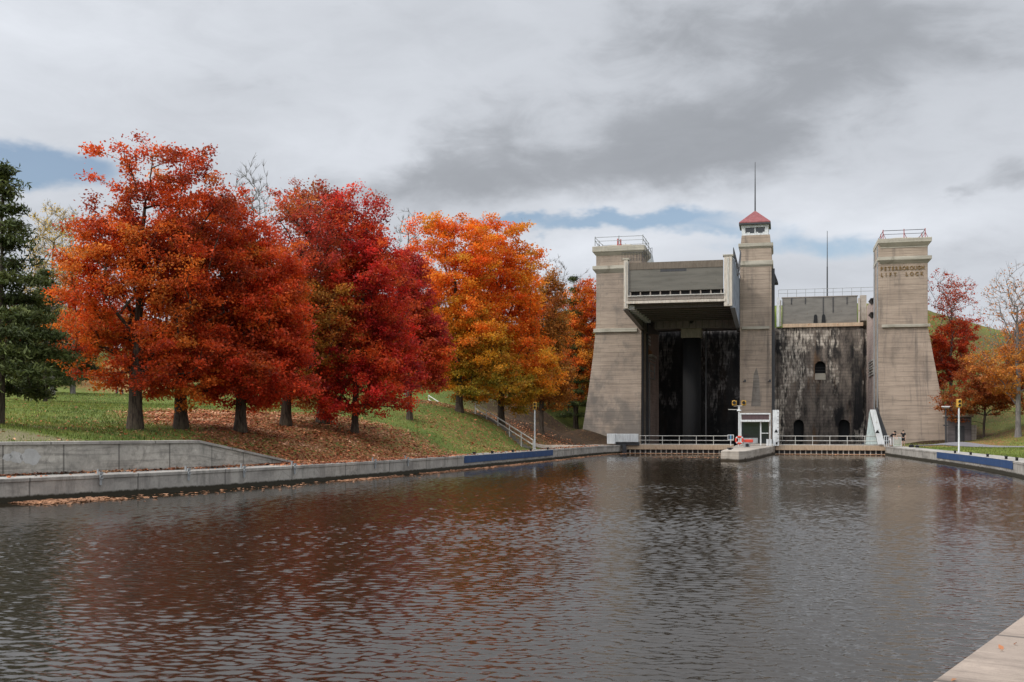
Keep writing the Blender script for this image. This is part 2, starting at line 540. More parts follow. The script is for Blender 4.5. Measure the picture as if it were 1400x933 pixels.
M_RAMCAP = mat_paint('ram_cap_paint', (0.26, 0.235, 0.18), 0.4)
M_RAM = mat_paint('greased_ram_steel', (0.012, 0.012, 0.013), 0.5, (0.030, 0.02, 0.015), 0.85)
M_BARK = mat_bark('maple_bark', (0.030, 0.023, 0.018), (0.095, 0.074, 0.055))
M_BARKG = mat_bark('grey_bark', (0.10, 0.09, 0.085), (0.21, 0.19, 0.175))
M_LEAF = mat_leaf('autumn_leaf', 0.46)
M_NEEDLE = mat_leaf('pine_needle', 0.12)
M_FALLEN = mat_leaf('fallen_leaf', 0.1, 0.85)
M_GRASS = mat_leaf('grass_blade', 0.25)
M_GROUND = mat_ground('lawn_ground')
M_WATER = mat_water('dark_water')


def mat_glass(name):
    m, nt = newmat(name)
    finish(nt, (0.012, 0.016, 0.017), 0.06, spec=0.6)
    return m


M_GLASS = mat_glass('dark_window_glass')


def mat_quay(name, a, b, joint=5.0):
    m, nt = newmat(name)
    uv = nd(nt, 'ShaderNodeTexCoord', out=None)
    v = uv.outputs['Object']
    u = uv.outputs['UV']
    s = nd(nt, 'ShaderNodeSeparateXYZ', [v], out=None)
    us = nd(nt, 'ShaderNodeSeparateXYZ', [u], out=None)
    big = noise(nt, v, 0.5, 5, 0.65)
    fine = noise(nt, v, 8, 5, 0.7)
    st = noise(nt, mapv(nt, u, (1.6, 0.25, 1)), 1.5, 7, 0.68)
    blot = noise(nt, mapv(nt, u, (0.35, 0.9, 1), (3, 1, 0)), 1.1, 6, 0.62)
    c = mixc(nt, smooth(nt, big, 0.35, 0.65), a, b)
    c = mixc(nt, M(nt, 'MULTIPLY', smooth(nt, fine, 0.45, 0.8), 0.35), c, [x * 0.6 for x in b])
    c = mixc(nt, M(nt, 'MULTIPLY', smooth(nt, st, 0.46, 0.68), 0.6), c, [x * 0.42 for x in b])
    c = mixc(nt, M(nt, 'MULTIPLY', smooth(nt, blot, 0.48, 0.66), 0.6), c, [x * 0.45 for x in b])
    grit = noise(nt, v, 45, 3, 0.7)
    c = mixc(nt, M(nt, 'MULTIPLY', smooth(nt, grit, 0.5, 0.75), 0.4), c, [x * 0.5 for x in b])
    crk = nd(nt, 'ShaderNodeTexVoronoi', {'Vector': mapv(nt, v, (1, 1, 1.0)), 'Scale': 0.8}, feature='DISTANCE_TO_EDGE')
    c = mixc(nt, M(nt, 'MULTIPLY', smooth(nt, M(nt, 'ADD', crk, M(nt, 'MULTIPLY', M(nt, 'SUBTRACT', big, .5), .12)), .010, .003), 0.25), c, [x * 0.4 for x in b])
    c = mixc(nt, M(nt, 'MULTIPLY', smooth(nt, st, 0.42, 0.28), 0.4), c, [min(1, x * 1.5) for x in a])
    # joints
    fr = M(nt, 'PINGPONG', us.outputs[0], joint / 2)
    j = smooth(nt, fr, 0.05, 0.02)
    c = mixc(nt, M(nt, 'MULTIPLY', j, 0.65), c, (0.05, 0.045, 0.04))
    # weed and wet band by the water
    zz = M(nt, 'ADD', s.outputs[2], M(nt, 'MULTIPLY', M(nt, 'SUBTRACT', st, 0.5), 0.25))
    c = mixc(nt, smooth(nt, zz, 0.27, 0.17), c, (0.035, 0.030, 0.020))
    finish(nt, c, 0.9, fine, 0.02, 0.5, spec=0.2)
    return m


M_QUAY = mat_quay('quay_concrete', (0.40, 0.37, 0.325), (0.30, 0.275, 0.245))
M_QUAYN = mat_quay('near_quay_concrete', (0.37, 0.295, 0.235), (0.29, 0.23, 0.185), 2.2)
M_WALL = mat_quay('retaining_wall_concrete', (0.45, 0.415, 0.36), (0.34, 0.315, 0.275), 2.6)


def mat_simple(name, a, b, scale=1.0, rough=0.9, bd=0.02):
    m, nt = newmat(name)
    v = ocoord(nt)
    n = noise(nt, v, scale, 6, 0.65)
    n2 = noise(nt, v, scale * 9, 4, 0.7)
    c = mixc(nt, smooth(nt, n, 0.35, 0.65), a, b)
    c = mixc(nt, M(nt, 'MULTIPLY', smooth(nt, n2, 0.45, 0.75), 0.4), c, [x * 0.6 for x in a])
    finish(nt, c, rough, n2, bd, 0.5, spec=0.2)
    return m


M_PATH = mat_simple('gravel_path', (0.42, 0.36, 0.29), (0.33, 0.28, 0.22), 0.6)
M_ROAD = mat_simple('grey_asphalt', (0.17, 0.16, 0.165), (0.20, 0.19, 0.195), 0.25, bd=.004)
M_SKIN = mat_simple('skin', (0.52, 0.33, 0.25), (0.48, 0.30, 0.22), 3, 0.6, 0.002)
M_HAIR = mat_simple('dark_hair', (0.02, 0.015, 0.012), (0.03, 0.02, 0.015), 9, 0.7)
M_BLKCLOTH = mat_simple('black_cloth', (0.014, 0.014, 0.016), (0.02, 0.02, 0.022), 4, 0.9, 0.005)
M_PALECLOTH = mat_simple('pale_cloth', (0.62, 0.58, 0.57), (0.5, 0.47, 0.46), 4, 0.9, 0.005)
M_DENIM = mat_simple('dark_denim', (0.03, 0.035, 0.05), (0.04, 0.045, 0.06), 4, 0.9, 0.005)

# ------------------------------------------------------------------ basin outline
UG, VG = -18.3, -15.0                                    # gate line
LEFTQ = [(-34, -40), (-34, 0), (-31, 17), (-25.5, 30.5), (-19.0, 40.7), (-13.4, 49.5), (-10.4, 56), (-7.3, 63.5), (-3.0, 75), (3.5, 95), (9.0, 114.5)]
gl = Lw(Lu(851, VG), VG)
LEFTQ.append((gl[0], gl[1]))
gr = Lw(Lu(1210, VG), VG)
RIGHTQ = [(gr[0], gr[1]), (36.3, 101.5), (33.9, 87.5), (31.3, 73.5), (28.2, 60), (22.9, 45.5), (17.2, 33), (10.4, 18.7), (7.2, 14.05), (5.1, 11.05), (3.1, 8.2), (0.2, 4.1), (-2.7, 0.0), (-9, -9), (-30, -40)]


def smooth_line(pts, it=2):
    p = [Vector(q[:2]) for q in pts]
    for _ in range(it):
        n = [p[0]]
        for a, b in zip(p[:-1], p[1:]):
            n += [a * .75 + b * .25, a * .25 + b * .75]
        n.append(p[-1])
        p = n
    return [(q.x, q.y) for q in p]


LQ = smooth_line(LEFTQ)
RQ = smooth_line(RIGHTQ)
UL, UR = Lu(877, 0), Lu(1203, 0)                          # chamber sides
VB = 20.0
cham = [Lw(UL - .4, VG)[:2], Lw(UL - .4, VB + 1.5)[:2], Lw(UR + .6, VB + 1.5)[:2], Lw(UR + .6, VG)[:2]]
BASIN = LQ + cham + RQ


def seg_dist(px, py, pts, closed=False):
    d = np.full(px.shape, 1e9)
    n = len(pts)
    for i in range(n if closed else n - 1):
        ax, ay = pts[i]
        bx, by = pts[(i + 1) % n]
        dx, dy = bx - ax, by - ay
        L = dx * dx + dy * dy + 1e-12
        t = np.clip(((px - ax) * dx + (py - ay) * dy) / L, 0, 1)
        d = np.minimum(d, np.hypot(px - ax - t * dx, py - ay - t * dy))
    return d


def inside(px, py, pts):
    r = np.zeros(px.shape, bool)
    n = len(pts)
    for i in range(n):
        ax, ay = pts[i]
        bx, by = pts[(i + 1) % n]
        c = ((ay > py) != (by > py))
        with np.errstate(divide='ignore', invalid='ignore'):
            x = (bx - ax) * (py - ay) / (by - ay + 1e-12) + ax
        r ^= c & (px < x)
    return r


# retaining wall line on the left bank (front face)
RWALL = [(-38.5, -30), (-38.5, 5), (-35, 18), (-28, 33), (-20.3, 43.0), (-14.5, 50.9), (-11.7, 58.6)]
RW_TOP = [2.3, 2.3, 2.3, 2.27, 2.24, 2.22, 1.02]
TERR = LQ[:] + [(-11.9, 57.2)]

QZ = 0.9
CT = []


def ct(px, py, Y):
    CT.append(P(px, py, Y))


for a in ((0, 603, 45), (150, 602, 49.5), (270, 601, 53), (0, 576, 52), (185, 587, 58), (60, 592, 53), (120, 580, 62), (248, 587, 61), (329, 584.5, 63), (391, 581, 70), (443, 578, 74), (485, 575, 77),
          (0, 546, 100), (165, 547, 150), (100, 492, 188), (0, 480, 200), (250, 546, 150), (300, 556, 100), (240, 520, 175),
          (500, 600, 70), (600, 611, 76.5), (450, 612, 66), (300, 604, 57), (560, 612, 72), (560, 567, 88), (640, 561, 95), (600, 548, 107), (690, 577, 102), (735, 604, 104),
          (640, 600, 85), (700, 600, 95), (720, 612, 95),
          (740, 578, 120), (740, 552, 136), (780, 575, 133), (780, 542, 150), (802, 603, 129), (797, 600, 137), (792, 590, 146), (775, 604, 117), (800, 606, 120), (640, 500, 150), (500, 500, 150), (400, 500, 160), (760, 470, 165), (420, 548, 105), (500, 545, 105),
          (1340, 603, 116), (1400, 578, 118), (1400, 607.5, 108), (1400, 612.5, 100), (1370, 611, 105), (1430, 613, 92), (1300, 604, 112), (1400, 540, 140), (1330, 440, 168), (1280, 425, 168), (1400, 478, 158), (1365, 472, 160),
          (1340, 548, 142), (1300, 594, 126), (1400, 620, 80), (1330, 614, 95), (1270, 607, 120)):
    ct(*a)
for x, y, z in ((-45, 30, 2.5), (-60, 0, 3), (-50, 60, 3.5), (-60, 100, 7), (-75, 150, 11), (-60, 60, 4), (20, 0, .9), (25, 25, .9), (45, 40, .9), (60, 70, 2), (80, 110, 8), (60, 20, 1.2), (10, -30, .9),
                (40, -40, 1), (-80, 220, 19), (0, 230, 20), (90, 230, 16), (150, 150, 12), (-150, 150, 14), (120, 60, 5), (-120, 40, 5), (38, 80, .95), (37, 90, .95), (40, 102, .95), (33, 60, .9), (-150, -50, 3), (150, -50, 3)):
    CT.append((x, y, z))
for u, v, z in ((-20, 26, 19), (-5, 27, 20), (8, 27, 20), (20, 28, 19.5), (-27, 30, 16), (-23, 12, 5), (-24.5, -3, 1.2), (-22, -5, .95), (-20.5, -13, .9), (24, 14, 5), (21, 1, 1.1), (18, -1, 1.0), (14, -1, .95), (16, -8, .92), (14, -14, .92), (20, -4, .95),
                (-5, 45, 20), (10, 45, 20), (-20, 50, 20)):
    CT.append(Lw(u, v, z))
for q in LQ[12:-2:3]:
    CT.append((q[0] - 1.6, q[1] + .7, QZ))
CT = np.array(CT)


def rbf_fit(p, smoothing=0.4):
    n = len(p)
    r = np.hypot(p[:, None, 0] - p[None, :, 0], p[:, None, 1] - p[None, :, 1])
    A = np.zeros((n + 1, n + 1))
    A[:n, :n] = -r - np.eye(n) * smoothing
    A[:n, n] = A[n, :n] = 1
    return np.linalg.solve(A, np.append(p[:, 2], 0))


RW_ = rbf_fit(CT)


def rbf(x, y):
    z = np.full(x.shape, RW_[-1])
    for (a, b, _), w in zip(CT, RW_[:-1]):
        z = z - w * np.sqrt((x - a) ** 2 + (y - b) ** 2 + 4.0)
    return z


def sst(x, a, b):
    t = np.clip((x - a) / (b - a), 0, 1)
    return t * t * (3 - 2 * t)


def height(x, y, hidden=False):
    x = np.asarray(x, float)
    y = np.asarray(y, float)
    z = np.clip(rbf(x, y), QZ - 0.05, 23)
    r = np.hypot(x, y - 60)
    z = z + (15 - z) * sst(r, 210, 420)
    dq = seg_dist(x, y, BASIN, True)
    ins = inside(x, y, BASIN)
    z = QZ - 0.03 + (z - QZ + 0.03) * sst(dq, 0.8, 5.0)
    # terrace between quay and retaining wall
    strip = inside(x, y, LQ[:] + [(-11.5, 59.1)] + RWALL[::-1]) | ((dw := seg_dist(x, y, RWALL)) < .42)
    z = np.where(strip & ~ins, QZ - 0.02, z)
    left = (x < -10.8) & ~strip & ~ins
    wt = np.interp(y, [q[1] for q in RWALL], RW_TOP)
    z = np.where(left & (dw < 6), z + (np.minimum(wt - 0.06, 5) - z) * (1 - sst(dw, 1.0, 6)), z)
    if hidden:
        z = np.where(ins | (dq < 0.55), -3.0, z)
    return z


def hz(x, y):
    return float(height(np.array([x]), np.array([y]))[0])


def fastmesh(name, verts, quads, mat, smooth_=False):
    """verts (n,3), quads (m,k) numpy"""
    me = bpy.data.meshes.new(name)
    k = quads.shape[1]
    me.vertices.add(len(verts))
    me.vertices.foreach_set('co', np.ascontiguousarray(verts, np.float32).ravel())
    me.loops.add(quads.size)
    me.loops.foreach_set('vertex_index', np.ascontiguousarray(quads, np.int32).ravel())
    me.polygons.add(len(quads))
    me.polygons.foreach_set('loop_start', np.arange(0, quads.size, k, dtype=np.int32))
    try:
        me.polygons.foreach_set('loop_total', np.full(len(quads), k, np.int32))
    except Exception:
        pass
    if smooth_:
        me.polygons.foreach_set('use_smooth', np.ones(len(quads), bool))
    me.update(calc_edges=True)
    me.validate()
    if mat:
        me.materials.append(mat)
    return me


def link(name, me, parent=None, loc=(0, 0, 0)):
    o = bpy.data.objects.new(name, me)
    COL.objects.link(o)
    o.location = loc
    if parent:
        o.parent = parent
    return o


def blobs(x, y, lst):
    m = np.zeros(x.shape)
    for cx, cy, rx, ry, s in lst:
        m = np.maximum(m, s * (1 - sst(((x - cx) / rx) ** 2 + ((y - cy) / ry) ** 2, 0.25, 1.3)))
    return m


def pb(px, Y, rx, ry, s):
    return ((px - 700) / F * Y, Y, rx, ry, s)


LITTER = [pb(420, 63, 7, 7.5, 1.0), pb(520, 68, 8, 6.5, 1.0), pb(330, 70, 7, 9, .95), pb(470, 73, 9, 8, .85), pb(270, 72, 5, 7, .8), pb(620, 75, 6, 4, .6), pb(570, 71, 7, 3.2, 1.0),
          pb(660, 88, 7, 8, .28), pb(780, 120, 12, 20, .95), pb(690, 105, 8, 10, .6), pb(190, 57, 6, 5, .18), pb(110, 172, 22, 22, .85), pb(230, 74, 4, 6, .35), pb(350, 58, 4, 3.5, .9),
          pb(1345, 120, 7, 12, .5), pb(1310, 112, 5, 8, .75), pb(1390, 102, 6, 5, .35), pb(600, 104, 10, 9, .6), pb(1330, 150, 14, 22, .35), pb(1255, 115, 4, 3, .7), pb(120, 60, 14, 9, .10)]
MULCH_SHADE = [pb(770, 118, 9, 10, 1.0), pb(765, 130, 14, 16, 1.0), pb(690, 112, 9, 9, .8), pb(620, 104, 7, 6, .6), pb(1310, 124, 7, 12, 1.0), pb(1345, 130, 7, 9, .6), pb(1300, 160, 10, 20, .35)]  # dark leaf mulch, with the shade under the crowns painted into the ground colour
BARE = [pb(60, 47.5, 8, 2.2, .8), pb(700, 106, 3, 10, .7), pb(10, 54, 3, 2, .5)]


def build_ground():
    def axis(lo, hi, step, far):
        a = list(np.arange(lo, hi + 1e-6, step))
        s, x = step, hi
        while x < far:
            s *= 1.25
            x += s
            a.append(x)
        s, x = step, lo
        while x > -far:
            s *= 1.25
            x -= s
            a.insert(0, x)
        return np.array(a)
    xs = np.unique(np.round(np.concatenate([axis(-46, 52, 0.5, 3000), np.arange(-40, -10, .25)]), 3))
    ys = np.unique(np.round(np.concatenate([axis(-12, 175, 0.5, 3000), np.arange(28, 60, .25)]), 3))
    XX, YY = np.meshgrid(xs, ys)
    x, y = XX.ravel(), YY.ravel()
    z = height(x, y, True)
    nx, ny = len(xs), len(ys)
    idx = np.arange(nx * ny).reshape(ny, nx)
    q = np.stack([idx[:-1, :-1], idx[:-1, 1:], idx[1:, 1:], idx[1:, :-1]], -1).reshape(-1, 4)
    me = fastmesh('ground', np.stack([x, y, z], 1), q, M_GROUND, True)
    for nm, arr in (('litter', np.maximum(0.03, blobs(x, y, LITTER))), ('mulch_shade', blobs(x, y, MULCH_SHADE)), ('bare', blobs(x, y, BARE))):
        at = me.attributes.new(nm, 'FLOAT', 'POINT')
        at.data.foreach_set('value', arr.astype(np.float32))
    o = link('ground', me)
    tag(o, 'green lawn and leaf strewn slopes around the basin', 'ground', kind='structure')


build_ground()


def offset_line(pts, d):
    """offset to the left of travel by d"""
    out = []
    n = len(pts)
    for i in range(n):
        a = Vector(pts[max(0, i - 1)])
        b = Vector(pts[min(n - 1, i + 1)])
        t = (b - a).normalized()
        out.append((pts[i][0] - t.y * d, pts[i][1] + t.x * d))
    return out


def lowfreq(rng, n=5, wl=3.0):
    K = rng.normal(size=(n, 3)) * (2 * np.pi / wl) * .6
    ph = rng.uniform(0, 2 * np.pi, n)
    return lambda p: np.sin(p @ K.T + ph).sum(1) / math.sqrt(n)


def build_water():
    rng = np.random.default_rng(3)
    x0, x1, y0, y1 = -28, 46, 4, 130
    cx_, cy_ = np.meshgrid(np.arange(x0, x1) + .5, np.arange(y0, y1) + .5)
    cf = (np.abs(cx_) < .50 * cy_ + 4) & (inside(cx_, cy_, BASIN) | (seg_dist(cx_, cy_, BASIN, True) < 1.0)) & (cx_ * S_ + (cy_ - OY) * C_ - OX * S_ < 0)
    # ripple mesh: finer where the water is close to the quay the visitor stands on
    XS, YS, QS, NS, base = [], [], [], [], 0
    for SUB, zone in ((38, cf & (cy_ < 16)), (28, cf & (cy_ >= 16) & (cy_ < 32)), (22, cf & (cy_ >= 32) & (cy_ < 62)), (14, cf & (cy_ >= 62))):
        nx, ny = (x1 - x0) * SUB + 1, (y1 - y0) * SUB + 1
        fine = np.repeat(np.repeat(zone, SUB, 0), SUB, 1)
        jj, ii = np.nonzero(fine)
        q = np.stack([jj * nx + ii, jj * nx + ii + 1, (jj + 1) * nx + ii + 1, (jj + 1) * nx + ii], 1)
        used, inv = np.unique(q, return_inverse=True)
        QS.append(inv.reshape(q.shape) + base)
        base += len(used)
        XS.append(x0 + (used % nx) / SUB)
        YS.append(y0 + (used // nx) / SUB)
        NS.append(np.full(len(used), 2.4 / SUB))
    x, y, lmin, q = np.concatenate(XS), np.concatenate(YS), np.concatenate(NS), np.concatenate(QS)
    dl, dr = seg_dist(x, y, LQ), seg_dist(x, y, RQ)
    calm = 0.93 * (1 - sst(dl, 1.5, 8.0)) * (1 - sst(x, -14, -4))
    calm = np.maximum(calm, 0.7 * (1 - sst(dl, 1.0, 14.0)))
    calm = np.maximum(calm, 0.35 * (1 - sst(dr, 0.3, 2.5)))
    pf = lowfreq(rng, 7, 26.0)(np.stack([x * .55, y, 0 * x], 1)) + .6 * lowfreq(rng, 7, 9.0)(np.stack([x * .5, y, 0 * x], 1))
    gust = np.clip(.92 + .26 * pf, .3, 1.5)
    h = np.zeros_like(x)
    n = 52
    for k in range(n):
        lam = .08 * (.36 / .08) ** (k / (n - 1)) * rng.uniform(.92, 1.08)
        ang = math.radians(-90 - 18 + rng.normal() * 22)
        kk = 2 * math.pi / lam
        slope = RIPPLE / math.sqrt(n) * math.sqrt(2) * (.8 if lam < .13 else 1.2 if lam < .36 else .7)
        ph = rng.uniform(0, 6.283) + .6 * np.sin(x * .31 + k) + .6 * np.sin(y * .23 + 2 * k)
        h += slope / kk * np.cos(kk * (x * math.cos(ang) + y * math.sin(ang)) + ph) * (lam > lmin)
    edge = sst(.50 * y + 3.2 - np.abs(x), 0, 2.0)
    h *= gust * (1 - calm) * edge
    X2, Y2 = np.meshgrid(np.arange(-44., 48), np.arange(-40., 152))
    gx, gy = X2.ravel(), Y2.ravel()
    mx, my = X2.shape[1], X2.shape[0]
    ix = np.arange(mx * my).reshape(my, mx)
    q2 = np.stack([ix[:-1, :-1], ix[:-1, 1:], ix[1:, 1:], ix[1:, :-1]], -1).reshape(-1, 4)
    keep = inside(gx, gy, BASIN) | (seg_dist(gx, gy, BASIN, True) < .15)
    ccx, ccy = gx[q2].mean(1), gy[q2].mean(1)
    isf = np.zeros(len(q2), bool)
    ok = (ccx > x0) & (ccx < x1) & (ccy > y0) & (ccy < y1)
    isf[ok] = cf[(ccy[ok] - y0).astype(int), (ccx[ok] - x0).astype(int)]
    q2 = q2[keep[q2].any(1) & ~isf]
    V = np.concatenate([np.stack([x, y, h], 1), np.stack([gx, gy, 0 * gx], 1)])
    me = fastmesh('water', V, np.concatenate([q, q2 + len(x)]), M_WATER, True)
    at = me.attributes.new('calm', 'FLOAT', 'POINT')
    at.data.foreach_set('value', np.concatenate([calm, np.zeros(len(gx))]).astype(np.float32))
    tag(link('water', me), 'dark rippled water of the lock basin', 'water', kind='structure')


build_water()


def strip_wall(name, pts, prof, mat, label, cat, kind=None, tops=None):
    """loft a profile (offset to the outside, z) along a line; outside = side sign given in prof"""
    L = [0]
    for a, b in zip(pts[:-1], pts[1:]):
        L.append(L[-1] + math.hypot(b[0] - a[0], b[1] - a[1]))
    lines = [offset_line(pts, d) for d, _ in prof]
    vs, fs, uvs = [], [], []
    n, k = len(pts), len(prof)
    acc = [0]
    for a, b in zip(prof[:-1], prof[1:]):
        acc.append(acc[-1] + math.hypot(b[0] - a[0], b[1] - a[1]))
    for i in range(n):
        for j in range(k):
            zz = prof[j][1]
            if tops is not None and zz > 5:
                zz = tops[i] + (zz - 10)
            vs.append((lines[j][i][0], lines[j][i][1], zz))
            uvs.append((L[i], acc[j]))
    for i in range(n - 1):
        for j in range(k - 1):
            a = i * k + j
            fs.append((a, a + k, a + k + 1, a + 1))
    fs.append(tuple(range(k)))
    fs.append(tuple((n - 1) * k + j for j in reversed(range(k))))
    me = bpy.data.meshes.new(name)
    me.from_pydata(vs, [], fs)
    uvl = me.uv_layers.new(name='UVMap')
    for lp in me.loops:
        uvl.data[lp.index].uv = uvs[lp.vertex_index]
    bm = bmesh.new(); bm.from_mesh(me); bmesh.ops.recalc_face_normals(bm, faces=bm.faces); bm.to_mesh(me); bm.free()
    me.materials.append(mat)
    o = link(name, me)
    tag(o, label, cat, kind=kind)
    return o


LQF = LQ[:]
quayL = strip_wall('quay_wall', LQF, [(0.0, -3), (0.0, QZ - 0.16), (-0.03, QZ - 0.14), (-0.03, QZ - 0.02), (0.0, QZ), (1.7, QZ), (1.7, -1)], M_QUAY,
                   'long grey concrete quay wall under the maples along the left bank', 'quay wall')
kn = 16
iR = min(range(len(RQ)), key=lambda i: abs(RQ[i][1] - 31) + (1000 if RQ[i][0] < 5 else 0))
quayR = strip_wall('quay_wall', RQ[:iR + 1], [(0.0, -3), (0.0, QZ - 0.16), (-0.03, QZ - 0.14), (-0.03, QZ - 0.02), (0.0, QZ), (1.7, QZ), (1.7, -1)], M_QUAY,
                   'grey concrete quay wall curving along the right bank beside the grass strip', 'quay wall')
quayN = strip_wall('quay_wall', RQ[iR:], [(0.0, -3), (0.0, QZ - 0.05), (0.04, QZ), (4.5, QZ), (4.5, -1)], M_QUAYN,
                   'warm beige concrete quay edge in the near right corner', 'quay wall')
# retaining wall with coping
rwp = smooth_line(RWALL, 0)
dense, dtop = [], []
for (a, b), (ta, tb) in zip(zip(RWALL[:-1], RWALL[1:]), zip(RW_TOP[:-1], RW_TOP[1:])):
    for i in range(4):
        dense.append((a[0] + (b[0] - a[0]) * i / 4, a[1] + (b[1] - a[1]) * i / 4))
        dtop.append(ta + (tb - ta) * i / 4)
dense.append(RWALL[-1]); dtop.append(RW_TOP[-1])
rw = strip_wall('retaining_wall', dense, [(0.0, 0.3), (0.0, 10 - 0.13), (0.8, 10 - 0.13), (0.8, 0.3)], M_WALL,
                'low grey concrete retaining wall with a sloping end on the left bank', 'retaining wall', tops=dtop)
cp = strip_wall('coping', dense, [(-0.06, 10 - 0.125), (-0.06, 10 - 0.01), (0.0, 10), (0.95, 10), (0.95, 10 - 0.125)], M_QUAY, None, None, tops=dtop)
cp.parent = rw


# pale old paint patches on the retaining wall face
def wall_patch():
    mb = MB()
    rnd = random.Random(4)
    a, b = Vector(RWALL[3]), Vector(RWALL[5])
    for px, w, h in ((22, .55, .5), (42, .85, .62), (10, .4, .3)):
        # position along the wall by the ray
        best = None
        for i in range(400):
            t = i / 400
            q = Vector(RWALL[4]) * (1 - t) + Vector(RWALL[5]) * t
            e = abs(700 + F * q.x / q.y - px)
            if best is None or e < best[0]:
                best = (e, q)
        q = best[1]
        d = (Vector(RWALL[5]) - Vector(RWALL[4])).normalized()
        nrm = Vector((d.y, -d.x))
        pts = []
        for k in range(18):
            an = 2 * math.pi * k / 18
            rr = 1 + rnd.uniform(-.18, .18)
            pts.append((q.x + d.x * w * .5 * rr * math.cos(an) + nrm.x * .006, q.y + d.y * w * .5 * rr * math.cos(an) + nrm.y * .006, 1.62 + h * .5 * rr * math.sin(an)))
        mb.add(pts, [tuple(range(18))])
    return mb.build('paint_patch', mat_simple('pale_patch_paint', (0.45, 0.44, 0.42), (0.38, 0.37, 0.35), 2.0), rw)


wall_patch()


def band(q, i0f, name, px0, px1, parent, inner):
    """blue painted band on a quay face between two photo columns"""
    pts = []
    for (a, b) in zip(q[:-1], q[1:]):
        for k in range(20):
            t = k / 20
            x, y = a[0] + (b[0] - a[0]) * t, a[1] + (b[1] - a[1]) * t
            if y < 40: continue
            px = 700 + F * x / y
            if px0 <= px <= px1:
                pts.append((x, y))
    o = strip_wall(name, pts, [(-0.04, 0.38), (-0.04, QZ - 0.13), (-0.034, QZ - 0.13), (-0.034, 0.38)] if False else [(-0.02, QZ - 0.50), (-0.045, QZ - 0.50), (-0.045, QZ - 0.03), (-0.02, QZ - 0.03)], M_BLUE, None, None)
    o.parent = parent
    return pts


bl = band(LQ, 0, 'painted_band', 633, 756, quayL, 1)
brp = band(RQ, 0, 'painted_band', 1281, 1386, quayR, 1)

# paths and road
RIBBONS = []


def ribbon(name, pts, w, mat, lift, label):
    RIBBONS.append((pts, w))
    pts = smooth_line(pts, 3)
    a, b = offset_line(pts, w / 2), offset_line(pts, -w / 2)
    vs, fs = [], []
    for p, q in zip(a, b):
        for t in (0, .25, .5, .75, 1):
            x, y = p[0] * (1 - t) + q[0] * t, p[1] * (1 - t) + q[1] * t
            vs.append((x, y, hz(x, y) + lift))
    for i in range(len(a) - 1):
        for j in range(4):
            k = i * 5 + j
            fs.append((k, k + 1, k + 6, k + 5))
    mb = MB().add(vs, fs)
    o = mb.build(name, mat)
    tag(o, label, name, kind='structure')


def pxy(px, Y):
    return ((px - 700) / F * Y, Y)


ribbon('path', [pxy(-20, 135), pxy(170, 147), pxy(250, 150), pxy(340, 152)], 2.6, M_PATH, 0.06, 'pale footpath crossing the far lawn')
ribbon('road', [pxy(1258, 117.5), pxy(1300, 111), pxy(1350, 104.5), pxy(1400, 99), pxy(1500, 88), pxy(1620, 74)], 3.2, M_ROAD, 0.05, 'grey service road on the right bank')
ribbon('path', [pxy(736, 98.5), pxy(750, 102), pxy(780, 109), pxy(815, 117), pxy(834, 120.5)], 1.9, M_PATH, 0.05, 'pale apron path by the foot of the left tower')


# ------------------------------------------------------------------ the lift lock
def ledge(mb, x0, x1, y0, y1, zb, zt, ov, neck=0.5):
    """cornice: coved underside then vertical edge"""
    h = zt - zb
    return mb.stack([(zb - neck, x0 + .003, x1 - .003, y0 + .003, y1 - .003), (zb, x0 - ov, x1 + ov, y0 - ov, y1 + ov), (zt, x0 - ov, x1 + ov, y0 - ov, y1 + ov)])


def roof_rail(t, x0, x1, y0, y1, z, h, mat, post_mat, nb=2):
    pts = [(x0, y0), (x1, y0), (x1, y1), (x0, y1)]
    rl = MB()
    for a, b in zip(pts, pts[1:] + pts[:1]):
        rl.tube((*a, z + h), (*b, z + h), .035)
        rl.tube((*a, z + h * .55), (*b, z + h * .55), .028)
    rail = t.part(rl, 'roof_railing', mat)
    for a, b in zip(pts, pts[1:] + pts[:1]):
        for k in range(nb):
            q = (a[0] + (b[0] - a[0]) * k / nb, a[1] + (b[1] - a[1]) * k / nb)
            m = MB().tube((*q, z), (*q, z + h + .12), .05)
            m.tube((q[0] + .35, q[1] + .3, z), (*q, z + h * .7), .03)
            t.part(m, 'railing_post', post_mat, rail)


# --- left tower
lx0, lx1 = Lu(815, 0), Lu(877, 0)
lxb = Lu(795, 0)
zt = Lz(348, lx0, 0)
T = LT('concrete_tower', (lx0 + lx1) / 2, 0, 0.9, 'weathered concrete tower with greyed foot beside the raised caisson, nearest the autumn trees', 'tower', 'towers of the lift lock')
Lw_prof = [(-0.5, lxb - .25), (Lz(604, lxb, 0), lxb), (Lz(570, lxb, 0), Lu(800, 0)), (Lz(530, lxb, 0), Lu(805.5, 0)), (Lz(490, lxb, 0), Lu(810.5, 0)), (Lz(462, lx0, 0), Lu(813.5, 0)), (Lz(440, lx0, 0), lx0), (Lz(337, lx0, 0), lx0)]
mb = MB().stack([(z, x, lx1, -max(0, (10 - z)) * .06, 6) for z, x in Lw_prof])
T.part(mb, 'shaft', M_TOWER_L, bevel=.04)
for py0, py1, ov, nk in ((345, 338, .42, .5), (369, 364.5, .4, .5), (455, 450, .28, .12)):
    m = ledge(MB(), lx0, lx1 if py0 > 400 else lx1, 0, 6, Lz(py0, lx0, 0), Lz(py1, lx0, 0), ov, nk)
    if py0 > 400:
        m = MB().box(lx0 - .3, lx1 - .5, -.28, .1, Lz(py0, lx0, 0), Lz(py1, lx0, 0))
    T.part(m, 'cornice' if py0 < 350 else 'ledge', M_LEDGE, bevel=.03)
ztop = Lz(337, lx0, 0)
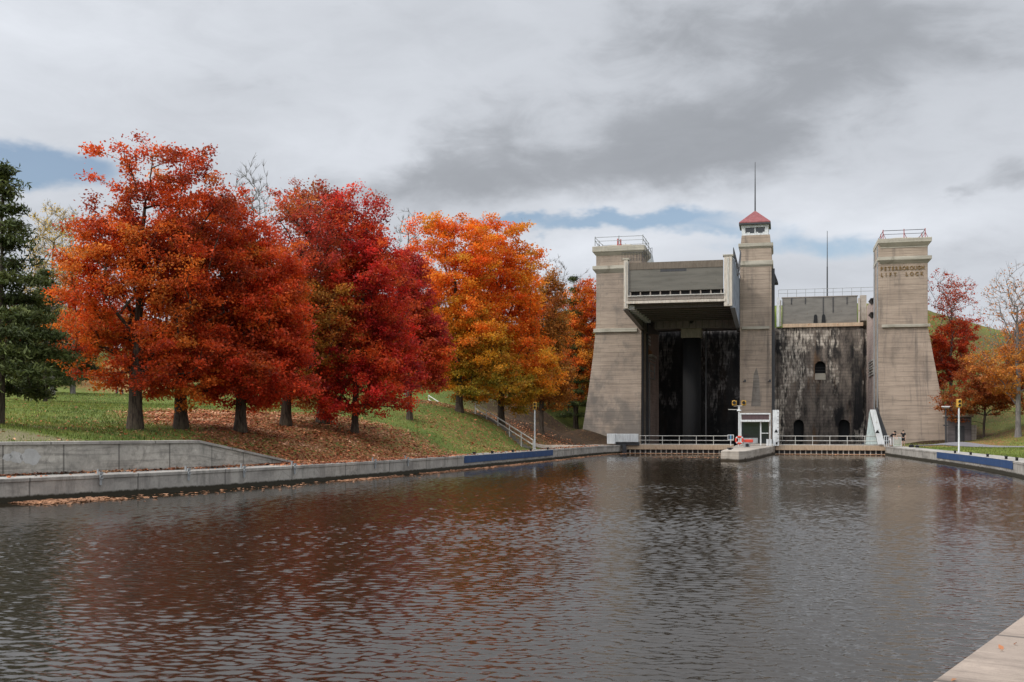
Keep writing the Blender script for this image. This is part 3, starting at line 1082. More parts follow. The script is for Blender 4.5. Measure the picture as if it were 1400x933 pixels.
dome = MB().rings([[(((lx0 + lx1) / 2) + (lx1 - lx0) / 2 * .85 * a * math.copysign(1, c) * abs(c) ** .5, 3 + 2.5 * a * math.copysign(1, s) * abs(s) ** .5, ztop + h)
                    for c, s in ((math.cos(t * math.pi / 12), math.sin(t * math.pi / 12)) for t in range(24))] for a, h in ((1, 0), (.8, .22), (.5, .4), (.2, .48))])
T.part(dome, 'roof_cap', M_LEDGE, shade=True)
roof_rail(T, lx0 - .1, lx1 + .2, -.2, 5.8, ztop, 1.05, M_GREY, M_GREY)
T.part(MB().tube((lx0 + 2.55, 1.0, ztop), (lx0 + 2.55, 1.0, ztop + 1.0), .09).tube((lx0 + 2.9, 1.0, ztop), (lx0 + 2.9, 1.0, ztop + .9), .09).box(lx0 + 2.45, lx0 + 3, .9, 1.1, ztop + .1, ztop + .3), 'red_lamp_bracket', M_REDP)
T.part(MB().box(lx1 + .003, lx1 + .16, .3, 1.1, 0, Lz(372, lx1, 0)).box(lx1 + .003, lx1 + .25, 4.6, 5.2, 0, Lz(400, lx1, 0)), 'guide_rail', M_DGREY)
# outside landing and stair near the top of the left tower
m = MB()
zl = Lz(361, lx1, 2)
for k in range(9):
    yy = -.1 + k * .7
    m.tube((lx1 - 1.6 + k * .0, -.55, zl), (lx1 - 1.6, -.55, zl), .02)
for k in range(8):
    xx = lx1 - 2.3 + k * .36
    m.tube((xx, -.62, zl), (xx, -.62, zl + 1.05), .025)
m.tube((lx1 - 2.3, -.62, zl + 1.05), (lx1 + .25, -.62, zl + 1.05), .03)
m.tube((lx1 + .25, -.62, zl + 1.05), (lx1 + .9, 3.5, zl + 2.2), .03).tube((lx1 + .25, -.62, zl + .5), (lx1 + .9, 3.5, zl + 1.6), .03)
for k in range(6):
    f = k / 5
    m.tube((lx1 + .25 + .65 * f, -.62 + 4.1 * f, zl - .2 + 1.1 * f), (lx1 + .25 + .65 * f, -.62 + 4.1 * f, zl + 1.1 + 1.1 * f), .025)
T.part(m, 'stair_railing', M_DGREY)

# small gabled hut behind
hu0, hu1 = Lu(879, 8), Lu(892, 8)
hzb, hzt = Lz(366, hu0, 8), Lz(345, hu0, 8)
T = LT('gabled_hut', (hu0 + hu1) / 2, 9, hzb, 'small pale gabled hut behind the left tower top', 'hut')
T.part(MB().box(hu0 + .1, hu1 - .1, 7.9, 10.5, hzb, hzb + .55), 'wall', M_GREY)
um = (hu0 + hu1) / 2 + .3
T.part(MB().prism([(hu0, hzb + .553), (hu1, hzb + .553), (um, hzt)], 'y', 7.6, 10.8), 'roof', mat_paint('grey_metal_roof', (.42, .44, .44), .2))

# --- centre tower
cx0, cx1 = Lu(1011.5, 0), Lu(1055, 0)
T = LT('control_tower', (cx0 + cx1) / 2, 0, 0.9, 'tall slim concrete tower between the two chambers, topped by a red roofed cab', 'tower', 'towers of the lift lock')
zc = Lz(322, cx0, 0)
T.part(MB().stack([(-3, cx0, cx1, 0, 6), (Lz(345, cx0, 0), cx0, cx1, 0, 6), (Lz(334, cx0, 0), cx0 + .1, cx1 - .1, .1, 5.9), (zc, cx0 + .2, cx1 - .2, .15, 5)]), 'shaft', M_TOWER, bevel=.04)
for py0, py1, ov, nk in ((363, 357.5, .22, .3), (338, 333.5, .22, .25)):
    T.part(ledge(MB(), cx0 + .05, cx1 - .05, 0.05, 5.95, Lz(py0, cx0, 0), Lz(py1, cx0, 0), ov, nk), 'ledge', M_LEDGE, bevel=.03)
T.part(MB().box(cx0 + .25, cx1 - .25, -.2, .1, Lz(451, cx0, 0), Lz(447, cx0, 0)), 'ledge', M_LEDGE, bevel=.03)
# vertical pilaster lines
pl = MB()
for x in (cx0 + .32, cx1 - .42):
    pl.box(x, x + .10, -.06, .02, 1, Lz(366, cx0, 0))
T.part(pl, 'pilaster_strip', M_TOWER)
ze, zw0, zw1 = Lz(306.5, cx0, 0), Lz(319.5, cx0, 0), Lz(311.5, cx0, 0)
bx0, bx1 = Lu(1014, 0), Lu(1050.5, 0)
cab = MB()
cab.box(bx0, bx1, .2, 3.4, zc - .05, zw0)                      # sill band
cab.box(bx0 - .05, bx1 + .05, .15, 3.45, zw1, ze)              # fascia
for x in (bx0, bx1 - .42):
    cab.box(x, x + .42, .2, .6, zw0, zw1)
    cab.box(x, x + .42, 3.0, 3.4, zw0, zw1)
cab.box((bx0 + bx1) / 2 - .07, (bx0 + bx1) / 2 + .07, .22, .4, zw0, zw1)
cabo = T.part(cab, 'cab', M_WHITE)
T.part(MB().box(bx0 + .1, bx1 - .1, .45, 3.2, zw0 - .02, zw1 + .02), 'window', M_GLASS)
T.each([(bx0 + .55 + k * .95, bx0 + .95 + k * .95, .36, .42, zw0, zw0 + .16) for k in range(3)], 'window_box', M_WHITE)
ex0, ex1 = Lu(1010.5, 0), Lu(1053.5, 0)
ax = (ex0 + ex1) / 2
zap = Lz(286, cx0, 0)
T.part(MB().rings([[(ex0, -.25, ze), (ex1, -.25, ze), (ex1, 3.8, ze), (ex0, 3.8, ze)], [(ex0, -.25, ze + .16), (ex1, -.25, ze + .16), (ex1, 3.8, ze + .16), (ex0, 3.8, ze + .16)],
                   [(ax - .08, 1.7, zap), (ax + .08, 1.7, zap), (ax + .08, 1.86, zap), (ax - .08, 1.86, zap)]]), 'roof', M_RED)
T.part(MB().box(ex0 - .02, ex1 + .02, -.27, 3.82, ze - .14, ze + .05), 'eaves', M_DGREY)
T.part(MB().tube((ax, 1.78, zap - .2), (ax, 1.78, Lz(262, cx0, 1.8)), .09, .07).tube((ax, 1.78, Lz(262, cx0, 1.8)), (ax, 1.78, Lz(223, cx0, 1.8)), .07, .03), 'mast', M_DGREY)
m = MB()
m.box(cx1 + .003, cx1 + .35, .6, 1.5, 0, Lz(368, cx1, 1)).box(cx1 + .003, cx1 + .2, 4.4, 5.0, 0, Lz(385, cx1, 4))
T.part(m, 'guide_rail', M_DGREY)
T.part(MB().prism([(cx1, Lz(388, cx1, 4)), (cx1 + .75, Lz(388, cx1, 4)), (cx1 + .65, Lz(384, cx1, 4)), (cx1 + .05, Lz(366, cx1, 4))], 'y', 3.4, 5.6), 'side_canopy', M_DGREY)
for px in (1016, 1050):
    x = Lu(px, 0)
    m = MB().tube((x, 0, Lz(522, x, 0)), (x + .25, -.5, Lz(521, x, 0)), .05).box(x + .15, x + .35, -.65, -.45, Lz(523, x, 0), Lz(519.5, x, 0))
    T.part(m, 'wall_lamp', M_DGREY)
T.part(MB().prism([(Lu(1027, 0), Lz(556, cx0, 0)), (Lu(1040, 0), Lz(556, cx0, 0)), (Lu(1038, 0), Lz(518, cx0, 0)), (Lu(1034.5, 0), Lz(503, cx0, 0)), (Lu(1030.5, 0), Lz(512, cx0, 0))], 'y', -.012, -.004),
       'water_stain', mat_concrete('dark_water_stain', (0.20, 0.175, 0.15), (0.27, 0.235, 0.20), course=0.62, dark=.5, seed=9.0))

# --- right tower
rx0, rx1 = Lu(1201, 0), Lu(1268.5, 0)
rxb = Lu(1298, 0)
T = LT('concrete_tower', (rx0 + rx1) / 2, 0, 0.9, 'pale concrete tower with brown lettering and red railing posts on its roof', 'tower', 'towers of the lift lock')
R_prof = [(-.5, Lu(1299.5, 0), Lu(1210, 0)), (Lz(606, rxb, 0), rxb, Lu(1208, 0)), (Lz(575, rxb, 0), Lu(1292.3, 0), Lu(1203.5, 0)), (Lz(540, rxb, 0), Lu(1286, 0), rx0), (Lz(500, rx1, 0), Lu(1278.6, 0), rx0),
          (Lz(470, rx1, 0), Lu(1273, 0), rx0), (Lz(447, rx1, 0), rx1, rx0), (Lz(325, rx1, 0), rx1, rx0)]
T.part(MB().stack([(z, x0, x1, -max(0, (10 - z)) * .06, 6) for z, x1, x0 in R_prof]), 'shaft', M_TOWER, bevel=.04)
zr = Lz(325, rx1, 0)
T.part(ledge(MB(), rx0 + .3, rx1, 0, 6, Lz(330.5, rx1, 0), zr, .40, .5), 'cornice', M_LEDGE, bevel=.03)
T.part(ledge(MB(), rx0 + .3, rx1, 0, 6, Lz(354.5, rx1, 0), Lz(350, rx1, 0), .40, .45), 'ledge', M_LEDGE, bevel=.03)
T.part(MB().box(rx0 + .35, rx1 + .25, -.28, .1, Lz(447, rx1, 0), Lz(443, rx1, 0)), 'ledge', M_LEDGE, bevel=.03)
T.part(MB().box(rx0 + .2, rx1 - .1, -.05, .05, Lz(337.5, rx1, 0), Lz(336.3, rx1, 0)), 'string_course', M_LEDGE)
dome = MB().rings([[(((rx0 + rx1) / 2) + (rx1 - rx0) / 2 * .85 * a * math.copysign(1, c) * abs(c) ** .5, 3 + 2.5 * a * math.copysign(1, s) * abs(s) ** .5, zr + h)
                    for c, s in ((math.cos(t * math.pi / 12), math.sin(t * math.pi / 12)) for t in range(24))] for a, h in ((1, 0), (.8, .22), (.5, .42), (.2, .5))])
T.part(dome, 'roof_cap', M_LEDGE, shade=True)
roof_rail(T, rx0 + .5, rx1 - .3, -.1, 5.8, zr, .95, M_DGREY, M_REDP)
T.part(MB().box(rx0 - .10, rx0 - .003, .5, 1.1, 0, Lz(342, rx0, 3)).box(rx0 - .12, rx0 - .003, 4.9, 5.5, 0, Lz(342, rx0, 3)), 'guide_rail', M_GREY)


def text_mesh(name, body, size, mat, space=1.0):
    cu = bpy.data.curves.new(name, 'FONT')
    cu.body = body
    cu.size = size
    cu.extrude = 0.06
    cu.offset = 0.012
    cu.space_character = space
    cu.align_x = 'LEFT'
    tmp = bpy.data.objects.new('tmp', cu)
    COL.objects.link(tmp)
    dg = bpy.context.evaluated_depsgraph_get()
    me = bpy.data.meshes.new_from_object(tmp.evaluated_get(dg))
    bpy.data.objects.remove(tmp)
    me.materials.clear()
    me.materials.append(mat)
    return me


for word, pxs, pyb in (('PETERBOROUGH', [1205.4 + 5.1 * k for k in range(12)], 370.4), ('LIFT', [1205.8, 1211.2, 1217.4, 1223.8], 378.6), ('LOCK', [1239.7, 1246.5, 1253.4, 1260.6], 378.6)):
    sz = 5.0 / F * 128 / 0.70
    for chh, px in zip(word, pxs):
        me = text_mesh('letter', chh, sz, M_LETTER)
        xs = [v.co.x for v in me.vertices]
        cxm = (max(xs) + min(xs)) / 2
        for v in me.vertices:
            v.co.x = (v.co.x - cxm) * .82
        o = link('letter', me, T.root)
        o.rotation_euler = (math.radians(90), 0, 0)
        o.location = (Lu(px, 0) - T.off[0], -.02, Lz(pyb, rx0, 0) - .9)
        o['label'] = 'brown raised letter ' + chh + ' of the word ' + word

# --- chamber walls
vB = VB
wl0, wl1 = UL - .3, UR + .5


def arch_hole_wall(mb, x0, x1, z0, z1, y0, y1, holes):
    """wall with arched niches: front face cut by rows, niches closed at the back"""
    # vertical slices
    xs = sorted({x0, x1} | {h[0] for h in holes} | {h[1] for h in holes})
    for a, b in zip(xs[:-1], xs[1:]):
        hs = [h for h in holes if h[0] <= a + 1e-6 and h[1] >= b - 1e-6]
        if not hs:
            mb.box(a, b, y0, y1, z0, z1)
            continue
        zz = z0
        for h in sorted(hs, key=lambda h: h[2]):
            hx0, hx1, hb, ht = h[:4]
            if hb > zz:
                mb.box(a, b, y0, y1, zz, hb)
            r = (hx1 - hx0) / 2
            cx = (hx0 + hx1) / 2
            n = 14
            sp = ht - r
            poly = [(cx - r * math.cos(math.pi * k / n), sp + r * math.sin(math.pi * k / n)) for k in range(n + 1)]
            top = ht + .12
            for p, q in zip(poly[:-1], poly[1:]):
                mb.rings([[(p[0], y0, p[1]), (q[0], y0, q[1]), (q[0], y1, q[1]), (p[0], y1, p[1])], [(p[0], y0, top), (q[0], y0, top), (q[0], y1, top), (p[0], y1, top)]])
            zz = top
        mb.box(a, b, y0, y1, zz, z1)


def hole(px0, px1, pyt, pyb, v):
    u0, u1 = Lu(px0, v), Lu(px1, v)
    return (u0, u1, Lz(pyb, u0, v), Lz(pyt, u0, v))


zwR = Lz(447, 5, vB)
um = Lu(1050, vB)
T = LT('chamber_wall', 5, vB, 0, 'blackened masonry wall with lime streaks and three arched openings between centre and right towers', 'wall')
mb = MB()
holes = [hole(1114, 1129, 494, 512, vB), hole(1085, 1099, 574, 604, vB), hole(1146.5, 1162, 574, 604, vB)]
arch_hole_wall(mb, um, wl1 + 3, -3, zwR, vB, vB + 2.2, holes)
T.part(mb, 'masonry', M_CHR)
T.part(MB().box(um, wl1 + 3, vB + 2.203, vB + 2.6, -3, zwR - .1), 'niche_back', M_BLACK)
h0 = holes[0]
T.part(MB().box(h0[0] + .05, h0[1] - .05, vB - .05, vB + .35, h0[2] - .05, h0[2] + .12).box(h0[0] + .02, h0[1] - .02, vB - .03, vB + .3, Lz(519.5, h0[0], vB), h0[2] - .052), 'window_sill', M_LEDGE)
T.part(MB().box(h0[0] + .1, h0[1] - .1, vB + .8, vB + .86, h0[2] + .5, h0[2] + .56).box(h0[0] + .1, h0[1] - .1, vB + .8, vB + .86, h0[2] + .9, h0[2] + .95), 'window_bar', M_DGREY)
# sill under upper gate
T.part(MB().box(Lu(1070, vB), Lu(1180, vB), vB - .35, vB - .003, Lz(447.5, 5, vB), Lz(442.5, 5, vB)), 'sill', M_SILL, bevel=.03)
# round buttress strips
T.each([(Lu(px, vB) - .45, Lu(px, vB) + .45, vB - .22, vB - .003, -2, zwR - .4) for px in (1068, 1176)], 'pilaster', M_CHR, bevel=.08)

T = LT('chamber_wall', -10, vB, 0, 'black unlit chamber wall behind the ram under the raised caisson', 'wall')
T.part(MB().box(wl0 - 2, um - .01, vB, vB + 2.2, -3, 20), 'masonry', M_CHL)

T = LT('chamber_side_wall', UL, 12, 0, 'narrow reddish stained side wall behind the left tower with ladders and landings', 'wall')
uls = UL - .05
T.part(MB().box(uls - 3, uls, 6.02, vB - .01, -3, 20.2), 'masonry', M_SIDE)
def frame_on(T, u, v0, v1, pyt, pyb, mat, sgn, name):
    za, zb = Lz(pyb, u, (v0 + v1) / 2), Lz(pyt, u, (v0 + v1) / 2)
    e = sgn * .12
    m = MB()
    for v in (v0, v1):
        m.box(u + .003 * sgn, u + e, v - .06, v + .06, za, zb)
    for k in range(3):
        z = za + (zb - za) * k / 2
        m.box(u + .003 * sgn, u + e * 1.2, v0, v1, z - .05, z + .05)
    T.part(m, name, mat)
frame_on(T, uls, 8.3, 14.2, 498, 518, M_GREY, 1, 'landing_frame')
m = MB()
for v in (7.2, 7.9):
    m.tube((uls + .15, v, 0), (uls + .15, v, Lz(518, uls, 7.5)), .04)
for k in range(24):
    m.tube((uls + .15, 7.2, .4 + k * .35), (uls + .15, 7.9, .4 + k * .35), .025)
T.part(m, 'ladder', M_GREY)
T.part(MB().box(uls + .003, uls + .5, 8, 13, Lz(489, uls, 10), Lz(486, uls, 10)).box(uls + .003, uls + .3, 8, 13, Lz(493, uls, 10), Lz(492, uls, 10)), 'landing', M_RAIL)
T.part(MB().box(uls + .003, uls + .06, 7.5, 11, Lz(487, uls, 10), Lz(480, uls, 10)), 'rusty_panel', mat_paint('rust_orange_panel', (.34, .14, .03), .5))
m = MB()
for k in range(3):
    for j in range(3):
        m.box(uls + .003, uls + .03, 7.2 + j * 1.0, 7.9 + j * 1.0, Lz(472 - k * 5, uls, 8), Lz(469 - k * 5, uls, 8))
T.part(m, 'gauge_marking', M_WHITE)

T = LT('chamber_side_wall', UR, 12, 0, 'narrow pinkish stained side wall with window frames tucked beside the right tower', 'wall')
urs = UR - .02
T.part(MB().box(urs, urs + 3, 6.02, vB - .01, -3, Lz(405, urs, 8)), 'masonry', M_SIDE)
frame_on(T, urs, 8, 15, 494, 502, M_RAIL, -1, 'window_frame')
frame_on(T, urs, 8, 15, 505, 513, M_RAIL, -1, 'window_frame')
for py in (409, 428):
    z = Lz(py, urs, 9)
    m = MB().rings([[(urs - .003, 8, z), (urs - .003, 12, z), (urs - .4, 12, z), (urs - .4, 8, z)], [(urs - .003, 9, z - .5), (urs - .003, 11, z - .5), (urs - .1, 11, z - .5), (urs - .1, 9, z - .5)]])
    T.part(m, 'bracket', M_DGREY)

# --- upper gate over the right chamber
ug0, ug1 = Lu(1069.5, vB), Lu(1172, vB)
zg0, zg1 = Lz(442, 5, vB), Lz(406.5, 5, vB)
T = LT('upper_gate', (ug0 + ug1) / 2, vB, zg0, 'grey steel upper gate on top of the blackened chamber wall, with thin rail', 'gate')
T.part(MB().box(ug0, ug1, vB + .1, vB + .4, zg0, zg1), 'gate_panel', mat_paint('upper_gate_plate', (.21, .195, .17), .6, (.13, .10, .075), .6, run=(.2, .2, 1.0)), bevel=.02)
T.part(MB().box(ug0 - .1, ug1 + .1, vB + .05, vB + .7, zg1 + .003, zg1 + .12), 'top_walkway', M_BEAM)
for i, px in enumerate((1082, 1101, 1125.5, 1139, 1158)):
    x = Lu(px, vB)
    T.part(MB().box(x - .05, x + .05, vB + .02, vB + .098, zg0 + (zg1 - zg0) * (.75, .75, .1, .4, .7)[i], zg1), 'stiffener', M_DGREY)
for px in (1115, 1126):
    x = Lu(px, vB)
    za = zg0 + .02
    T.part(MB().prism([(x - .28, za), (x + .28, za), (x + .2, za + .95), (x + .12, za + 1.15), (x - .12, za + 1.15), (x - .2, za + .95)], 'y', vB + .0, vB + .098), 'sluice_opening', M_BLACK)
for x, w in ((ug0 - .32, .2), (ug1 + .12, .2)):
    T.part(MB().box(x, x + w, vB - .15, vB + .5, zg0 - .3, zg1 - .3), 'gate_post', M_CREAM)
T.part(MB().box(ug0 - .75, ug0 - .38, vB - .4, vB + .3, zg0 - .4, zg1 + .1), 'gate_post', M_WHITE)
T.part(MB().box(ug1 + .35, urs - .02, vB + .0, vB + .6, zg0 - 1, zg1 + .1), 'abutment', M_PIER)
m = MB()
zz = zg1 + .12
for py in (1.05, .55):
    m.tube((ug0 - .5, vB + .3, zz + py), (urs + 1, vB + .3, zz + py), .03)
for k in range(10):
    x = ug0 - .5 + k * (ug1 - ug0 + 1) / 9
    m.tube((x, vB + .3, zz - .1), (x, vB + .3, zz + 1.05), .03)
T.part(m, 'railing', M_GREY)
# mast far behind
x = Lu(1131, 30)
lone(MB().tube((x, 30, 19), (x, 30, Lz(365, x, 30)), .11, .09).tube((x, 30, Lz(365, x, 30)), (x, 30, Lz(316, x, 30)), .07, .035).box(x - .3, x + .3, 29.7, 30.3, 19, 20.2), 'mast', M_DGREY, x, 30, 19,
     'thin dark pole standing behind the upper gate', 'mast')

# --- the raised caisson (left)
vf = -15.0
ka, kb = Lu(853, vf), Lu(1003, vf)
kz0, kz1 = Lz(420, -10, vf), Lz(352.5, -10, vf)
kd = Lz(413.5, -10, vf)
T = LT('raised_caisson', (ka + kb) / 2, vf, 0.9, 'huge grey steel boat caisson lifted high on one thick ram', 'caisson')
gp0, gp1 = Lu(859.5, vf), Lu(988.5, vf)
zga, zgb = Lz(396.5, -10, vf), Lz(357, -10, vf)
gpo = T.part(MB().box(gp0, gp1, vf + .25, vf + .55, zga, zgb), 'end_gate', M_GATE, bevel=.02)
T.part(MB().box(gp0 + .01, gp1 - .01, vf + .2, vf + .247, zgb - .72, zgb + .02), 'rubbing_board', mat_paint('weathered_board', (.16, .13, .10), .9, (.10, .06, .04), .8), gpo)
T.part(MB().box(gp0 + 3.4, gp0 + 6.2, vf + .235, vf + .248, zgb - 1.05, zgb - .78), 'dark_slot', M_DGREY, gpo)
for a, b in ((Lu(852.8, vf), Lu(858.3, vf)), (Lu(989.8, vf), Lu(1001, vf))):
    po = T.part(MB().box(a, b, vf, vf + .8, kz0, kz1), 'end_post', M_CREAM, bevel=.03)
    T.part(MB().box(a - .12, b + .12, vf - .06, vf + .9, kz1 + .003, kz1 + .18), 'post_cap', M_LEDGE, po, bevel=.02)
    T.part(MB().box(a + (b - a) * .42, a + (b - a) * .58, vf - .07, vf - .003, kz0 + .2, kz1 - .2), 'post_flange', M_RAIL, po)
zb0 = Lz(403.5, -10, vf)
T.part(MB().box(gp0, gp1, vf + .9, vf + 1.2, zb0 - .2, zga + .15), 'gate_recess', M_BLACK)
for k in range(10):
    x = gp0 + .2 + (gp1 - gp0 - .4) * k / 9
    T.part(MB().prism([(x - .10, zb0), (x + .09, zb0), (x + .03, zb0 + .45), (x - .02, zb0 + .5), (x - .06, zb0 + .42)], 'y', vf + .05, vf + .4), 'gate_bracket', M_BEAM)
T.part(MB().box(gp0 - .1, gp1 + .1, vf + .02, vf + 1.0, Lz(409.3, -10, vf), zb0), 'end_beam', M_BEAM, bevel=.03)
T.part(MB().box(gp0 - .1, gp1 + .1, vf - .15, vf - .05, zb0 - .02, zb0 + .07), 'end_rail', M_RAIL)
T.part(MB().box(gp0 - .25, gp1 + .25, vf - .08, vf + .25, kd, Lz(410, -10, vf)), 'end_flange', M_CREAM)
# side girders: deep plates with stiffeners
sp = [(vf + .3, kz0), (1.5, kz0 - .95), (6, kz0 - .95), (vB - .3, kz0), (vB - .3, kz1 - .05), (vf + .3, kz1 - .05)]
for x, s, nm in ((ka + .12, -1, 'left'), (kb - .12, 1, 'right')):
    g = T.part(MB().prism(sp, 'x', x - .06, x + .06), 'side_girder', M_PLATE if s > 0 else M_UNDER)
    m = MB()
    for k in range(13):
        v = vf + 1.6 + k * 2.6
        zb = np.interp(v, [vf, 1.5, 6, vB], [kz0, kz0 - .95, kz0 - .95, kz0])
        m.box(x + s * .061, x + s * .2, v - .05, v + .05, zb + .05, kz1 - .1)
    m.prism([(vf + .3, kz0 - .02), (1.5, kz0 - .97), (6, kz0 - .97), (6, kz0 - 1.09), (1.5, kz0 - 1.09), (vf + .3, kz0 - .14)], 'x', x - .25, x + .25)
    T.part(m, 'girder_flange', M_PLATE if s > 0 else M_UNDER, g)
T.part(MB().box(ka + .2, kb - .2, vf + 1.0, vB - .5, kd + .02, kd + .2), 'floor_plate', M_UNDER)
for k in range(15):
    v = vf + 1.9 + k * 2.15
    if abs(v - 3.5) < 1.2: continue
    T.part(MB().box(ka + .25, kb - .25, v - .06, v + .06, kd - .30, kd + .02).box(ka + .25, kb - .25, v - .16, v + .16, kd - .36, kd - .303), 'floor_beam', M_UNDER)
T.each([(ka + .3, ka + 1.0, vf + .9 + k * 1.9, vf + 1.5 + k * 1.9, kd - .55, kd - .08) for k in range(9)], 'bearing_block', M_WHITE)
zc0, zc1 = Lz(448.5, -10, 2), kd + .01
T.part(MB().box(ka + 1.4, kb - .3, 2.2, 5.0, zc0, zc1), 'ram_girder', mat_paint('ram_girder_steel', (.24, .215, .205), .5, (.13, .07, .05)))
for k in range(13):
    x = ka + 1.7 + k * (kb - ka - 2.2) / 12
    T.part(MB().box(x - .05, x + .05, 2.0, 2.197, zc0 + .05, zc1 - .1), 'web_stiffener', M_UNDER)
xr = Lu(945, 2.5)
T.part(MB().tube((xr, 2.19, Lz(439, xr, 2)), (xr, 2.1, Lz(439, xr, 2)), .3, .3, 18), 'inspection_hole', M_BLACK)
T.part(MB().lathe([(1.12, -4), (1.12, zc0 - 1.0)], (xr, 3.6, 0), 40), 'ram', M_RAM, shade=True)
T.part(MB().box(xr - 1.25, xr + 1.25, 2.3, 4.9, zc0 - 1.15, zc0 - .003), 'ram_head', M_RAMCAP, bevel=.05)
T.part(MB().tube((xr + 1.75, 3.3, 0), (xr + 1.75, 3.3, zc0), .07), 'guide_pipe', M_DGREY)
# railings along the right side of the caisson
m = MB()
for k in range(9):
    v = vf + .8 + k * 1.9
    m.tube((kb - .05, v, kz1 - .1), (kb - .05, v, kz1 + 1.0), .04)
    m.tube((kb + .25, v, kz1 - .5), (kb - .05, v, kz1 + .5), .03)
m.tube((kb - .05, vf + .8, kz1 + 1.0), (kb - .05, vf + 16, kz1 + 1.0), .035).tube((kb - .05, vf + .8, kz1 + .5), (kb - .05, vf + 16, kz1 + .5), .03)
T.part(m, 'side_railing', M_DGREY)
# hoses looping from caisson to tower
for j, (v0, sag) in enumerate(((-11, 1.2), (-9.5, 1.8))):
    pts = [(kb - .1 + .35 * t, v0 + 9.0 * t, kz1 + .6 + 2.0 * t * t - sag * 4 * t * (1 - t)) for t in [i / 10 for i in range(11)]]
    T.part(MB().path(pts, .06), 'hanging_hose', M_DGREY)

# --- the lowered caisson in the right chamber (top just above the gate line)
T = LT('lowered_caisson', (UR - 1) / 2, 0, -1, 'low dark steel caisson lying at water level behind the right gate', 'caisson')
T.part(MB().box(Lu(1062, -12) , UR - .5, -14, -13.6, -2, .75), 'end_gate', M_GATE)
T.part(MB().box(Lu(1062, -12), Lu(1062, -12) + .2, -13.6, 19, -2, .8).box(UR - .7, UR - .5, -13.6, 19, -2, .8), 'side_girder', M_PLATE)

# --- lower gates
def lower_gate(px0, px1, label, nposts, off):
    a, b = Lu(px0, vf), Lu(px1, vf)
    u = (a + b) / 2
    T = LT('lower_gate', u, vf, 0, label, 'gate', 'lower gates with handrails')
    z1, z0 = Lz(608.2, -18, vf), Lz(614.6, -18, vf)
    T.part(MB().box(a, b, vf - .15, vf + .9, z0 + off, z1 + off), 'top_beam', M_TAN, bevel=.03)
    T.part(MB().box(a, b, vf + .45, vf + .6, -2.5, z0 + off - .003), 'gate_panel', M_DGREY)
    n = 20
    for k in range(n):
        x = a + .4 + (b - a - .8) * k / (n - 1)
        T.part(MB().box(x - .05, x + .05, vf + .1, vf + .447, -.3, z0 + off - .006), 'gate_rib', M_RAIL)
    T.part(MB().box(a, b, vf - .05, vf + .40, -.4, .07), 'lower_beam', M_SILL)
    zt = Lz(596, -18, vf) + off
    r = MB()
    for z in (zt, (zt + z1 + off) / 2, z1 + off + .06):
        r.tube((a, vf + .1, z), (b, vf + .1, z), .034)
    ro = T.part(r, 'handrail', M_RAIL)
    for k in range(nposts):
        x = a + .3 + (b - a - .6) * k / (nposts - 1)
        T.part(MB().tube((x, vf + .1, z1 + off), (x, vf + .1, zt + .02), .036), 'railing_post', M_RAIL, ro)
    return T


lower_gate(856, 1003, 'brown topped gate with pale handrail closing the dark left chamber', 7, 0)
lower_gate(1060, 1211, 'brown topped gate with pale handrail below the arched right chamber wall', 7, 0)

# --- central pier
pzt = QZ
n0, n1 = Lu(985, 0), 0
pv = -42.5
nl, nr = Lu(985, pv), Lu(1014, pv)
pier = [(nl, pv + .4), (nl + .3, pv), (nr - .2, pv - .3), (nr + .35, pv + 1.2), (Lu(1059.5, vf) - .05, vf - 1), (Lu(1059.5, vf) + .0, vf + 1), (cx1 + .3, 0), (cx1 + .3, vB), (Lu(1003, vf) + .1, vB), (Lu(1003, vf) + .1, vf), (nl + .1, vf - 3)]
mb = MB().prism(pier, 'z', -3, pzt)
o = lone(mb, 'central_pier', M_PIER, -3, -20, 0, 'pointed pale concrete pier between the two lower gates', 'pier', bevel=.06)

# --- booth on the pier
vb = vf + .8
b0, b1 = Lu(1011.5, vb), Lu(1053.5, vb)
T = LT('operator_booth', (b0 + b1) / 2, vb, QZ, 'white framed shelter with dark glass standing on the pier below the slim tower', 'booth')
bz = lambda py: Lz(py, -3, vb)
zB = bz(565)
m = MB()
for x in (b0, b1 - .13):
    for y in (vb, vb + 2.2):
        m.box(x, x + .13, y, y + .13, QZ, zB - .15)
m.box(b0, b1, vb - .02, vb + 2.4, zB - .15, zB)
T.part(m, 'frame', M_WHITE, bevel=.015)
T.part(MB().box(b0 + .2, b1 - .2, vb + .06, vb + .12, bz(574), zB - .153), 'header_panel', mat_paint('dark_maroon_panel', (.09, .055, .055), .2))
T.part(MB().box(b0 + .05, b1 - .05, vb - .35, vb + .05, bz(577), bz(574.3)), 'awning', M_WHITE, bevel=.02)
T.part(MB().box(b0 + .19, b1 - .19, vb + .08, vb + .11, QZ + .2, bz(577.2)), 'glass', M_GLASS)
xm = Lu(1040, vb)
T.part(MB().box(xm - .07, xm + .07, vb + .0, vb + .075, QZ, bz(577.2)).box(xm, b1 - .2, vb + .01, vb + .075, bz(593), bz(592)), 'door_frame', M_WHITE)
T.part(MB().box(b0 + .2, xm - .3, vb - .04, vb + .04, bz(606.5), bz(599)), 'counter_panel', M_GREY)

